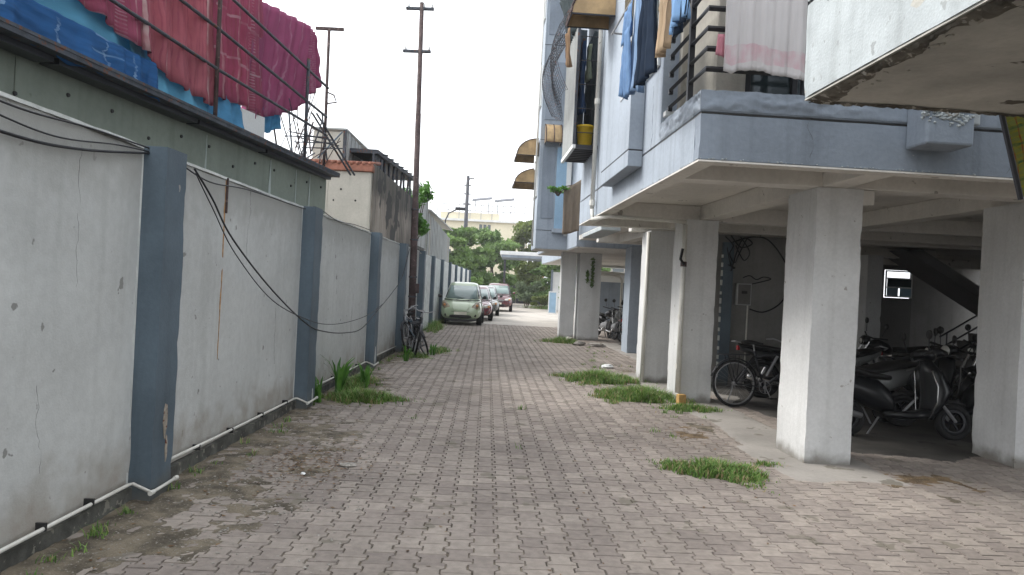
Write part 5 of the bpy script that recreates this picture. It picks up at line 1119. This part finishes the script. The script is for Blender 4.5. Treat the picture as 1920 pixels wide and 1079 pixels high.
def motorbike(loc, rz, paint, label, lean=-.14, group=None):
    b = empty('motorcycle', loc, label=label, cat='motorcycle', rot=(lean, 0, rz), group=group)
    wheel_parts(b, 0, .30, .30, .085, 6, rimmat='blackm'); wheel_parts(b, 1.28, .30, .30, .075, 6, rimmat='blackm')
    MB().loft([((.52, 0, .74), .08, .05, Yv, Zv), ((.62, 0, .78), .13, .10, Yv, Zv), ((.80, 0, .82), .15, .12, Yv, Zv), ((.95, 0, .80), .10, .09, Yv, Zv)], 14, 2.4).build('fuel_tank', paint, b, smooth=True)
    MB().loft([((-.36, 0, .84), .06, .02, Yv, Zv), ((-.1, 0, .80), .12, .04, Yv, Zv), ((.25, 0, .755), .14, .045, Yv, Zv), ((.56, 0, .76), .09, .04, Yv, Zv)], 12, 2.6).build('seat', 'seatm', b, smooth=True)
    MB().loft([((-.38, 0, .78), .04, .04, Yv, Zv), ((-.1, 0, .70), .10, .07, Yv, Zv), ((.3, 0, .62), .12, .10, Yv, Zv), ((.45, 0, .58), .08, .08, Yv, Zv)], 12, 2.4).build('side_panel', paint, b, smooth=True)
    MB().loft([((.42, 0, .38), .13, .12, Yv, Zv), ((.6, 0, .40), .14, .14, Yv, Zv), ((.76, 0, .42), .10, .12, Yv, Zv)], 12, 3).lathe([(.07, .0), (.10, .02), (.10, .04), (.07, .05), (.1, .07), (.1, .09), (.06, .12)], (.66, 0, .46), 'z', 12).build('engine', 'alu', b)
    MB().tube([(.98, 0, .84), (.72, 0, .34), (.40, 0, .26), (.30, 0, .55), (.9, 0, .72)], .018, 6).tube([(0, -.07, .30), (.42, -.06, .34)], .02, 6).tube([(0, .07, .30), (.42, .06, .34)], .02, 6).build('frame', 'blackm', b)
    for s in (-1, 1):
        MB().tube([(1.0, .075 * s, .90), (1.28, .075 * s, .30)], .02, 8).build('fork_leg', 'chrome', b)
        MB().tube([(.03, .11 * s, .34), (.2, .11 * s, .66)], .024, 8).build('shock', 'alu', b)
        m_ = MB().tube([(.88, .25 * s, 1.03), (.86, .3 * s, 1.18)], .006, 5).build('mirror_stem', 'blackm', b)
        MB().lathe([(0, -.012), (.05, -.01), (.055, .006), (0, .008)], (.86, .31 * s, 1.22), 'x', 12).build('mirror', 'clip', m_, smooth=True)
    MB().tube([(.84, -.36, 1.0), (.95, -.1, .97), (.95, .1, .97), (.84, .36, 1.0)], .014, 8).build('handlebar', 'blackm', b, smooth=True)
    hl = MB().loft([((.98, 0, .92), .08, .08, Yv, Zv), ((1.07, 0, .91), .09, .09, Yv, Zv), ((1.12, 0, .90), .06, .06, Yv, Zv)], 12, 2.3).build('headlight_cowl', paint, b, smooth=True)
    MB().lathe([(0, .03), (.05, .02), (.075, 0)], (1.10, 0, .90), 'x', 12).build('headlight', 'lamp', hl, smooth=True)
    def fen(cx, a0, a1, name):
        mb = MB(); n = 10
        for i in range(n + 1):
            a_ = R(a0 + (a1 - a0) * i / n)
            for yy_, rr_ in ((-.055, .315), (-.03, .335), (.03, .335), (.055, .315)): mb.v.append((cx + rr_ * math.cos(a_), yy_, .30 + rr_ * math.sin(a_)))
        mb.f = [(i * 4 + k, i * 4 + k + 1, i * 4 + 5 + k, i * 4 + 4 + k) for i in range(n) for k in range(3)]
        mb.build(name, paint if name[0] == 'f' else 'blackm', b, smooth=True, solid=.003)
    fen(1.28, 20, 135, 'front_mudguard'); fen(0, 60, 190, 'rear_mudguard')
    MB().tube([(.7, -.12, .36), (.55, -.15, .22), (.1, -.15, .24), (-.3, -.16, .34)], [.018, .02, .035, .045], 8).build('exhaust', 'chrome', b, smooth=True)
    MB().tube([(-.36, -.09, .84), (-.46, -.07, .87), (-.46, .07, .87), (-.36, .09, .84)], .012, 6).build('grab_rail', 'alu', b)
    MB().lathe([(0, -.01), (.04, -.005), (.04, .03), (0, .03)], (-.4, 0, .77), 'x', 10).build('tail_light', 'redp', b)
    MB().tube([(.42, .05, .26), (.36, .2, .02)], .012, 6).build('kickstand', 'blackm', b)
    return b

def car(name, loc, rz, paint, label, cat, L=3.1, Wd=1.5, Ht=1.6, style='hatch', wheel_r=.27):
    """front faces -y, origin at front centre on the ground"""
    c = empty(name, loc, rz, label, cat, 'cars parked along the left side of the road'); w = Wd / 2
    suv = style == 'suv'
    belt = Ht * (.60 if not suv else .62); zb = .20 if not suv else .26
    hood = belt * (.92 if style == 'hatch' else .93); nose = .12 if style == 'hatch' else .08
    hl = L * (.20 if style == 'hatch' else .27)
    st_ = []
    def sec(y, top, wid, bot): st_.append(((0, y, (top + bot) / 2), wid, (top - bot) / 2, Xv, Zv))
    sec(.0, hood * .66, w * .70, zb + .10); sec(.05, hood * .78, w * .84, zb + .03); sec(.16, hood * .90, w * .95, zb); sec(hl * .6, hood * .985, w * .995, zb)
    sec(hl, belt * .97, w, zb); sec(L * .45, belt, w, zb); sec(L * .8, belt * 1.01, w, zb); sec(L - .15, belt * .98, w * .96, zb + .02); sec(L - .03, belt * .9, w * .88, zb + .08); sec(L, belt * .8, w * .78, zb + .14)
    body = MB().loft(st_, 28, 3.4).build('body', paint, c, smooth=True)
    # cabin
    y0, y1, y2, y3 = hl * .70, hl + (.62 if style == 'hatch' else .80), L * .80, L - .10
    zt = Ht; zb2 = belt * .90; wb, wt = w * .94, w * .70
    def ringp(z):
        t = (z - zb2) / (zt - zb2); return (y0 + (y1 - y0) * t, y3 + (y2 - y3) * t, wb + (wt - wb) * t)
    N = 44; E_ = 4.6
    def rpt(z, t, ins=0., grow=0.):
        a_, b_, ww_ = ringp(z); yc = (a_ + b_) / 2; hl_ = (b_ - a_) / 2 - ins + grow; ww_ = ww_ - ins * .9 + grow; c_, sn = math.cos(t), math.sin(t)
        return (ww_ * math.copysign(abs(c_) ** (2 / E_), c_), yc + hl_ * math.copysign(abs(sn) ** (2 / E_), sn), z)
    cv = MB(); zs = [(zb2, 0), (zb2 + (zt - zb2) * .5, 0), (zt - .10, .0), (zt - .045, .03), (zt - .015, .12), (zt, .30)]
    for z, ins in zs: cv.v += [rpt(z, 2 * math.pi * k / N, ins) for k in range(N)]
    cv.f = [(i * N + k, i * N + (k + 1) % N, (i + 1) * N + (k + 1) % N, (i + 1) * N + k) for i in range(len(zs) - 1) for k in range(N)] + [tuple(range((len(zs) - 1) * N, len(zs) * N))]
    cv.build('cabin', paint, c, smooth=True)
    def pane(name, t0_, t1_, za, zb_, mat_):
        q = MB(); m_ = 12
        for z in (za, (za + zb_) / 2, zb_):
            for k in range(m_ + 1): q.v.append(rpt(z, R(t0_ + (t1_ - t0_) * k / m_), 0, .010))
        q.f = [(r_ * (m_ + 1) + k, r_ * (m_ + 1) + k + 1, (r_ + 1) * (m_ + 1) + k + 1, (r_ + 1) * (m_ + 1) + k) for r_ in range(2) for k in range(m_)]
        return q.build(name, mat_, c, smooth=True, solid=.006)
    pane('windscreen', 226, 314, zb2 + (zt - zb2) * .14, zt - .14, 'glassg')
    for sgn in (1, -1):
        for a0_, a1_ in ((-40, -3), (3, 38)):
            u0, u1 = (a0_, a1_) if sgn > 0 else (180 - a0_, 180 - a1_)
            pane('side_window', u0, u1, zb2 + (zt - zb2) * .18, zt - .15, 'glass')
    MB().tube([(-wb * .93, y0 + .12, zb2 + (zt - zb2) * .09), (-wb * .55, y0 + .0, zb2 + (zt - zb2) * .07), (0, y0 - .02, zb2 + (zt - zb2) * .06), (wb * .55, y0 + .0, zb2 + (zt - zb2) * .07), (wb * .93, y0 + .12, zb2 + (zt - zb2) * .09)], .022, 6).build('cowl_strip', 'clip', c)
    # wipers
    for x in (-.25, .2): MB().tube([(x, y0 - .03, zb2 + .06), (x + .3, y0 + .06, zb2 + .14)], .007, 4).build('wiper', 'clip', c)
    # headlights
    for s in (-1, 1):
        if style == 'hatch':
            h = MB().loft([((s * w * .56, .045, hood * .66), .05, .04, Xv, Zv), ((s * w * .68, .05, hood * .74), .12, .10, Xv, Zv), ((s * w * .80, .10, hood * .86), .10, .12, Xv, Zv), ((s * w * .84, .24, hood * .95), .05, .06, Xv, Zv)], 12, 2.2)
        else:
            h = MB().loft([((s * w * .48, -.0, hood * .72), .02, .04, Yv, Zv), ((s * w * .66, .01, hood * .74), .05, .07, Yv, Zv), ((s * w * .84, .10, hood * .79), .08, .06, Yv, Zv), ((s * w * .93, .24, hood * .82), .05, .02, Yv, Zv)], 12, 2.2)
        hh = h.build('headlight', 'lampc' if style == 'hatch' else 'lamp', c, smooth=True)
        MB().lathe([(0, -.03), (.04, -.02), (.05, 0)], (s * w * .80, .04 if style == 'hatch' else .0, hood * .84 if style == 'hatch' else hood * .74), 'y', 10).build('indicator', 'amber', hh, smooth=True)
        MB().lathe([(0, -.02), (.05, -.01), (.055, .02)], (s * w * .72, .02, zb + .18), 'y', 12).build('fog_lamp', 'clip', c, smooth=True)
        mr = MB().loft([((s * (w + .00), y0 + .22, belt + .06), .03, .04, Yv, Zv), ((s * (w + .09), y0 + .2, belt + .09), .05, .07, Yv, Zv), ((s * (w + .16), y0 + .2, belt + .09), .03, .05, Yv, Zv)], 10, 2.6).build('wing_mirror', paint if suv else 'clip', c, smooth=True)
        # wheels
        for y in (L * .17 + .12, L * .83 - .05):
            MB().lathe([(0, -.002), (wheel_r + .05, -.002), (wheel_r + .05, .012), (0, .012)], (s * (w - .008), y, wheel_r + .02), 'x', 22).build('wheel_arch', 'clip', c)
            t_ = MB().lathe([(wheel_r * .62, -.1), (wheel_r * .9, -.1), (wheel_r, -.07), (wheel_r, .07), (wheel_r * .9, .1), (wheel_r * .62, .1)], (s * (w - .08), y, wheel_r), 'x', 24).build('wheel', 'rubber', c, smooth=True)
            MB().lathe([(wheel_r * .66, .085), (wheel_r * .6, .06), (.05, .07), (0, .08)] if s > 0 else [(wheel_r * .66, -.085), (wheel_r * .6, -.06), (.05, -.07), (0, -.08)], (s * (w - .08), y, wheel_r), 'x', 20).build('rim', 'alu', t_, smooth=True)
    if style == 'hatch':
        for s in (-1, 1): MB().tube([(s * w * .42, .0, hood * .93), (s * w * .40, -.02, hood * .74), (s * w * .30, -.03, hood * .60), (0, -.035, hood * .565)], .010, 5).build('bonnet_crease', paint, c, smooth=True)
        MB().loft([((-w * .80, .10, zb + .02), .02, .03, Yv, Zv), ((-w * .4, -.01, zb - .01), .05, .05, Yv, Zv), ((w * .4, -.01, zb - .01), .05, .05, Yv, Zv), ((w * .80, .10, zb + .02), .02, .03, Yv, Zv)], 10, 3).build('lower_lip', 'clip', c, smooth=True)
    # lower intake, grille, plate, bumper seam
    MB().loft([((-w * .62, .045, zb + .13), .02, .035, Yv, Zv), ((-w * .4, .0, zb + .13), .04, .06, Yv, Zv), ((w * .4, .0, zb + .13), .04, .06, Yv, Zv), ((w * .62, .045, zb + .13), .02, .035, Yv, Zv)], 10, 3).build('lower_intake', 'clip', c, smooth=True)
    if style != 'hatch': 
        gq = MB().loft([((-w * .42, .02, hood * .68), .02, .05, Yv, Zv), ((0, -.02, hood * .67), .04, .07, Yv, Zv), ((w * .42, .02, hood * .68), .02, .05, Yv, Zv)], 10, 3).build('grille', 'clip', c, smooth=True)
        MB().tube([(-w * .40, -.01, hood * .70), (0, -.055, hood * .70), (w * .40, -.01, hood * .70)], .012, 5).build('grille_bar', 'chrome', gq)
    MB().box(-.24, .24, -.045, -.03, hood * .44, hood * .44 + .11).build('number_plate', 'plate', c, bevel=.004)
    MB().lathe([(0, -.012), (.05, -.008), (.055, .0)], (0, .02 if style == 'hatch' else -.04, hood * .64), 'y', 16).build('badge', 'chrome', c, smooth=True)
    MB().tube([(-w * .8, .07, hood * .62), (-w * .4, -.005, hood * .57), (0, -.02, hood * .55), (w * .4, -.005, hood * .57), (w * .8, .07, hood * .62)], .008, 5).build('bumper_seam', 'clip', c)
    return c
car('small_hatchback', (-1.87, 27.5, 0), R(0), 'greenc', 'small pale green hatchback parked nearest, beside the compound wall', 'car', 3.1, 1.52, 1.62, 'hatch', .26)
car('red_sedan', (-1.62, 31.6, 0), R(1), 'dred', 'dark red car half hidden behind the pale green hatchback', 'car', 4.0, 1.66, 1.50, 'sedan', .29)
car('grey_sedan', (-1.45, 37.2, 0), R(1), 'greyc', 'dark grey car between the two red cars', 'car', 4.2, 1.70, 1.52, 'sedan', .30)
car('red_suv', (-.82, 44.2, 0), R(0), 'maroon', 'maroon sport utility car parked furthest in the row', 'car', 4.2, 1.76, 1.70, 'suv', .34)

# bicycles heaped by the pole
bicycle((-2.12, 16.2, 0), R(-62), 'old bicycle leaning on the wall by the utility pole, back one of the heap', 'blackm', rot=(R(-10), 0, R(-80)))
bicycle((-2.05, 16.85, 0), R(-50), 'bicycle with pale frame leaning out of the heap by the utility pole', 'alu', rot=(R(12), 0, R(-95)))
bicycle((-1.72, 15.55, 0), R(95), 'bicycle nearest in the heap against the utility pole', 'pillar', rot=(R(-22), 0, R(112)))
# under the building
bicycle((3.22, 10.45, 0), R(5), 'black bicycle with a dark rear wheel standing between the first two white columns', 'blackm', rot=(R(-6), 0, R(8)))
motorbike((3.98, 11.55, 0), R(4), 'blackp', 'black motorcycle standing just behind the bicycle', lean=-.1, group='two-wheelers under the building')
scooter((3.98, 8.62, 0), R(1), 'blackp', 'glossy black scooter nearest, between the first and the right column', trim='chrome', group='two-wheelers under the building')
motorbike((5.6, 11.9, 0), R(205), 'greyp', 'grey motorcycle facing the lane behind the black scooter', group='two-wheelers under the building')
scooter((6.9, 10.6, 0), R(200), 'blackp', 'dark scooter pointing left behind the right column', group='two-wheelers under the building')
motorbike((7.4, 13.5, 0), R(185), 'blackp', 'black motorcycle parked before the staircase', group='two-wheelers under the building')
scooter((5.0, 9.75, 0), R(190), 'greyp', 'grey scooter with its tail behind the first white column', group='two-wheelers under the building')
scooter((6.3, 9.3, 0), R(172), 'blackp', 'black scooter tucked behind the nearest glossy one', group='two-wheelers under the building')
motorbike((8.3, 12.2, 0), R(200), 'blackp', 'black motorcycle at the foot of the dark staircase', group='two-wheelers under the building')
motorbike((3.25, 24.2, 0), R(-82), 'greyp', 'silver grey motorcycle beside the distant pockmarked column', group='two-wheelers under the building')
scooter((3.65, 25.6, 0), R(-75), 'redp', 'red scooter behind the silver grey motorcycle', group='two-wheelers under the building')
motorbike((2.9, 24.9, 0), R(-70), 'blackp', 'black motorcycle behind the distant pockmarked column', group='two-wheelers under the building')

# pipes and balconies seen through the far opening
fp = empty('drain_pipe', (0, 0, 0), label='pair of cream pipes bent under the far balcony beyond the red scooter', cat='pipe')
for o_ in (0, .18): MB().tube([(3.1 - o_, 27, 2.15 + o_ * .5), (3.9 + o_, 27, 2.1 + o_ * .5), (4.0 + o_, 27, 1.95), (4.0 + o_, 27, .0)], .045, 8).build('down_pipe', 'pvc', fp, smooth=True)
nb_ = empty('white_balcony_block', (3.2, 33, 0), label='white balcony block glimpsed under the far end of the building', cat='building')
MB().box(0, 3.5, 0, 3, 1.95, 2.35).build('slab', 'white', nb_); MB().box(.3, 3.5, .3, 3, 0, 1.95).build('wall', 'bluedk', nb_)

# ------------------------------------------------------------------ grass and weeds
def grass_patch(name, cx, cy, rx, ry, n, h, label, seed, mat='grass', cat='grass patch', rot=0., z=0.0):
    rs = np.random.default_rng(seed)
    t = rs.random(n) * 6.283; rr_ = rs.random(n) ** .62 * (1 + .45 * rs.random(n) ** 5) * (.75 + .35 * np.sin(t * 3 + seed) * .5 + .2 * np.sin(t * 7 + seed * 2))
    x0_, y0_ = rr_ * np.cos(t) * rx, rr_ * np.sin(t) * ry
    cl_ = fbm(x0_ * 6 + seed * 7, y0_ * 6); keep = cl_ + rs.normal(0, .05, n) > .33 + .34 * np.clip(rr_ - .3, 0, 1.2); x0_, y0_, rr_ = x0_[keep], y0_[keep], rr_[keep]; n = len(x0_)
    x = cx + x0_ * math.cos(rot) - y0_ * math.sin(rot); y = cy + x0_ * math.sin(rot) + y0_ * math.cos(rot)
    hh = .82 * h * (.22 + 1.1 * rs.random(n) ** 1.6) * (1.15 - .8 * np.clip(rr_, 0, 1.1)) * (.6 + .9 * fbm(x0_ * 4 + 11, y0_ * 4)); az = rs.random(n) * 6.283; ln = hh * (.3 + .9 * rs.random(n)); wd = .0035 + .004 * rs.random(n)
    dx, dy = np.cos(az), np.sin(az); px, py = -dy, dx
    p0 = np.c_[x, y, np.full(n, z)]; mid = np.c_[x + dx * ln * .35, y + dy * ln * .35, z + hh * .65]; tip = np.c_[x + dx * ln, y + dy * ln, z + hh]
    W_ = np.c_[px * wd, py * wd, np.zeros(n)]
    V_ = np.stack([p0 - W_, p0 + W_, mid + W_ * .8, mid - W_ * .8, mid - W_ * .8, mid + W_ * .8, tip + W_ * .1, tip - W_ * .1], 1).reshape(-1, 3)
    F = np.arange(8 * n).reshape(2 * n, 4)
    tone = np.repeat(np.where(rs.random(n) < .10 + .12 * np.clip(rr_, 0, 1), .97, np.clip(rs.random(n) ** 1.3 * .75 + .2 * cl_[keep], 0, .84)), 2)
    o = fastmesh(name, V_, F, mat, None, tone); return tag(o, label, cat, None, 'stuff')
grass_patch('grass_patch', 1.55, 12.75, .85, .85, 9000, .17, 'bright green grass patch furthest left before the third column', 1)
grass_patch('grass_patch', 1.95, 10.85, .88, .72, 9000, .17, 'green grass patch beside the ochre block and second column', 2)
grass_patch('grass_patch', 2.5, 9.95, .55, .38, 2400, .09, 'thin grass at the foot of the second column', 3)
grass_patch('grass_patch', 1.86, 6.50, .60, .46, 5200, .10, 'low grass patch on the pavers in front of the nearest white column', 4, rot=-.25)
grass_patch('grass_patch', 1.5, 21.4, .75, .7, 3000, .16, 'weedy grass round the base of the far column', 5)
grass_patch('grass_patch', -1.85, 9.45, .66, .55, 5000, .14, 'green grass patch at the foot of the wall beyond the second pillar', 6)
grass_patch('grass_patch', -2.15, 10.6, .3, 1.1, 2600, .16, 'strip of grass along the wall behind the tall weed', 7)
grass_patch('grass_patch', -1.9, 15.1, .45, .5, 900, .12, 'sparse grass around the heap of bicycles', 8)
grass_patch('grass_patch', -1.55, 16.6, .35, .9, 1000, .12, 'thin yellowish grass beyond the heap of bicycles', 9)
grass_patch('grass_patch', -2.5, 24.5, .35, 2.4, 1800, .3, 'weeds growing along the wall in front of the hatchback', 10)
grass_patch('grass_patch', 2.45, 6.9, .35, .12, 260, .05, 'tiny grass tufts at the corner of the nearest white column', 11)
grass_patch('grass_patch', 3.1, 55, 2.6, 3.0, 6000, .4, 'rough grass verge at the far right end of the road', 12)
# sprigs rooted in the joints and along the foot of the wall
_r = np.random.default_rng(77); GX, GY = [], []
for i in range(96):
    if i < 60: cx_, cy_ = -2.36 + abs(_r.normal(0, .10)), _r.uniform(3.4, 20)
    elif i < 92: cx_, cy_ = _r.uniform(1.5, 2.7), _r.uniform(7.2, 20)
    else: cx_, cy_ = _r.uniform(-2.3, 3.5), _r.uniform(4, 18)
    k_ = _r.integers(5, 26); GX += list(cx_ + _r.normal(0, .025, k_)); GY += list(cy_ + _r.normal(0, .03, k_))
x = np.array(GX); y = np.array(GY); n = len(x); hh = .02 + .045 * _r.random(n); az = _r.random(n) * 6.283; wd = .0025 + .003 * _r.random(n); ln = hh * (.4 + .8 * _r.random(n))
p0 = np.c_[x, y, np.full(n, -.004)]; mid = np.c_[x + np.cos(az) * ln * .4, y + np.sin(az) * ln * .4, hh * .7]; tip = np.c_[x + np.cos(az) * ln, y + np.sin(az) * ln, hh]; W_ = np.c_[-np.sin(az) * wd, np.cos(az) * wd, np.zeros(n)]
tag(fastmesh('joint_sprigs', np.stack([p0 - W_, p0 + W_, mid + W_ * .8, mid - W_ * .8, mid - W_ * .8, mid + W_ * .8, tip + W_ * .1, tip - W_ * .1], 1).reshape(-1, 3), np.arange(8 * n).reshape(2 * n, 4), 'grass', None, np.repeat(_r.random(n), 2)), 'tiny sprigs of grass rooted in the paving joints', None, None, 'stuff')
def weed(loc, h, n, label, seed, lw=.028):
    rs = random.Random(seed); e_ = empty('weed_plant', loc, label=label, cat='weed')
    stm = MB(); V_ = []; F_ = []; T_ = []
    for i in range(n):
        a_ = rs.uniform(0, 6.28); l_ = h * rs.uniform(.5, 1.0); ln = l_ * rs.uniform(.15, .55); px, py = -math.sin(a_), math.cos(a_); b0 = (rs.uniform(-.04, .04), rs.uniform(-.04, .04))
        pr = []
        for t in (0, .35, .7, 1.0):
            wv = lw * (.5, 1, .8, .05)[(0, .35, .7, 1.0).index(t)]
            x = b0[0] + math.cos(a_) * ln * t ** 1.6; y = b0[1] + math.sin(a_) * ln * t ** 1.6; z = l_ * (1.25 * t - .35 * t ** 3) * .95
            pr += [(x - px * wv, y - py * wv, z), (x + px * wv, y + py * wv, z + .004)]
        k = len(V_); V_ += pr; F_ += [(k, k + 1, k + 3, k + 2), (k + 2, k + 3, k + 5, k + 4), (k + 4, k + 5, k + 7, k + 6)]; T_ += [rs.random()] * 3
    fastmesh('leaf_blades', np.array(V_), np.array(F_), 'weed', e_, np.array(T_))
    return e_
weed((-2.2, 9.7, 0), .62, 26, 'tall broad leaved weed standing against the wall beyond the second pillar', 1, .022)
weed((-2.02, 10.5, 0), .42, 22, 'shorter bright weed just right of the tall one', 2, .016)
weed((-2.32, 9.1, 0), .40, 14, 'small weed hugging the second slate blue pillar', 3, .015)
weed((-1.98, 14.3, 0), .38, 20, 'green weed on the pavers in front of the heaped bicycles', 4, .02)
weed((-1.62, 15.7, 0), .3, 12, 'pale weed at the right side of the heaped bicycles', 5, .02)

# loose leaves, stones, rubble
rs = np.random.default_rng(5)
def scatter_leaves(name, pts, size, label, mat='dryleaf'):
    n = len(pts); a_ = rs.random(n) * 6.283; s = size * (.5 + rs.random(n)); tz = rs.normal(0, .25, (n, 4)) * s[:, None] * .5
    dx, dy = np.cos(a_) * s, np.sin(a_) * s
    V_ = np.stack([np.c_[pts[:, 0] - dx, pts[:, 1] - dy, pts[:, 2] + np.abs(tz[:, 0])], np.c_[pts[:, 0] + dy * .45, pts[:, 1] - dx * .45, pts[:, 2] + np.abs(tz[:, 1])],
                   np.c_[pts[:, 0] + dx, pts[:, 1] + dy, pts[:, 2] + np.abs(tz[:, 2])], np.c_[pts[:, 0] - dy * .45, pts[:, 1] + dx * .45, pts[:, 2] + np.abs(tz[:, 3])]], 1).reshape(-1, 3)
    return tag(fastmesh(name, V_, np.arange(4 * n).reshape(n, 4), mat, None, rs.random(n)), label, None, None, 'stuff')
p = np.r_[np.c_[rs.normal(-1.6, .26, 520), rs.normal(6.1, .38, 520), np.full(520, .010)], np.c_[rs.uniform(-2.4, 2.3, 260), rs.uniform(3.5, 16, 260), np.full(260, .003)],
          np.c_[rs.normal(2.0, .3, 120), rs.normal(8.3, .8, 120), np.full(120, .006)], np.c_[rs.normal(-2.1, .2, 200), rs.uniform(3.5, 14, 200), np.full(200, .006)]]
scatter_leaves('fallen_leaves', p, .017, 'dead brown leaves and twigs strewn over the soil and pavers')
def pebbles(name, pts, size, mat, label):
    n = len(pts); ico = np.array([(1, 0, 0), (-1, 0, 0), (0, 1, 0), (0, -1, 0), (0, 0, 1), (0, 0, -1)], float) 
    F = np.array([(0, 2, 4), (2, 1, 4), (1, 3, 4), (3, 0, 4), (2, 0, 5), (1, 2, 5), (3, 1, 5), (0, 3, 5)])
    s = size * (.4 + rs.random(n) ** 2 * 1.4); V_ = ico[None] * s[:, None, None] * (.6 + .6 * rs.random((n, 6, 1))) * np.array([1, 1, .55]); V_ = V_ + pts[:, None, :]
    FF = (F[None] + (np.arange(n) * 6)[:, None, None]).reshape(-1, 3); return tag(fastmesh(name, V_.reshape(-1, 3), FF, mat), label, None, None, 'stuff')
p = np.r_[np.c_[rs.uniform(-2.35, -.9, 700), rs.uniform(3.3, 6, 700), np.full(700, .003)], np.c_[rs.normal(-1.5, .3, 300), rs.normal(6.2, .6, 300), np.full(300, .006)], np.c_[rs.uniform(1.9, 3, 240), rs.uniform(7.5, 16, 240), np.full(240, .004)], np.c_[rs.uniform(-2.4, -1.9, 400), rs.uniform(5, 16, 400), np.full(400, .004)]]
pebbles('gravel', p, .008, 'stone', 'scattered grit and small stones on the lane')
def rock(loc, s, label, seed, mat='stone', flat=.5, cat='stone'):
    r0 = random.Random(seed); bm = bmesh.new(); bmesh.ops.create_icosphere(bm, subdivisions=2, radius=s)
    for v in bm.verts: v.co *= r0.uniform(.8, 1.15); v.co.z *= flat; v.co.x *= 1.3
    me_ = bpy.data.meshes.new('stone'); bm.to_mesh(me_); bm.free(); me_.materials.append(mt[mat]); o = bpy.data.objects.new('stone', me_); COL.objects.link(o); o.location = loc; o.rotation_euler = (0, 0, seed)
    return tag(o, label, cat)
rock((-1.28, 6.1, .012), .055, 'flat grey stone chip at the edge of the soil patch', 3, flat=.3)
rock((-1.55, 5.75, .014), .018, 'small white pebble among the dead leaves', 5, 'white')
rock((1.95, 20.6, .05), .16, 'rough stone at the foot of the far column', 7, 'concrete')
rock((2.4, 20.4, .05), .2, 'broken slab lying before the far column', 9, 'concrete', .35)
rock((1.75, 21.6, .1), .13, 'pale stone in the weeds left of the far column', 11, 'cream')
rock((2.0, 14.9, .03), .1, 'white bag of rubble on the ground before the third column', 13, 'white', .5, 'rubble')
tm = empty('climbing_stain', tuple(Bw(1.8, 16.69, 0)), AB, label='dry creeper hanging down the front of the far column', cat='creeper')
leaves('leaf_strand', [(.12, -.03, 2.5 - i * .08) for i in range(11)] + [(-.03, -.03, 2.1 - i * .07) for i in range(5)], [(.05, .02, .06)] * 16, 260, .05, 'leaf', tm, 3)

# ------------------------------------------------------------------ air
hz = bpy.data.materials.new('haze'); hz.use_nodes = True; n_ = hz.node_tree.nodes; n_.remove(n_['Principled BSDF'])
pv = n_.new('ShaderNodeVolumePrincipled'); pv.inputs['Color'].default_value = (.95, .97, 1, 1); pv.inputs['Density'].default_value = .0009; pv.inputs['Anisotropy'].default_value = .2
hz.node_tree.links.new(pv.outputs[0], n_['Material Output'].inputs['Volume']); mt['haze'] = hz
MB().box(-170, 170, -60, 330, -1.1, 16).build('haze', 'haze', kind='stuff')
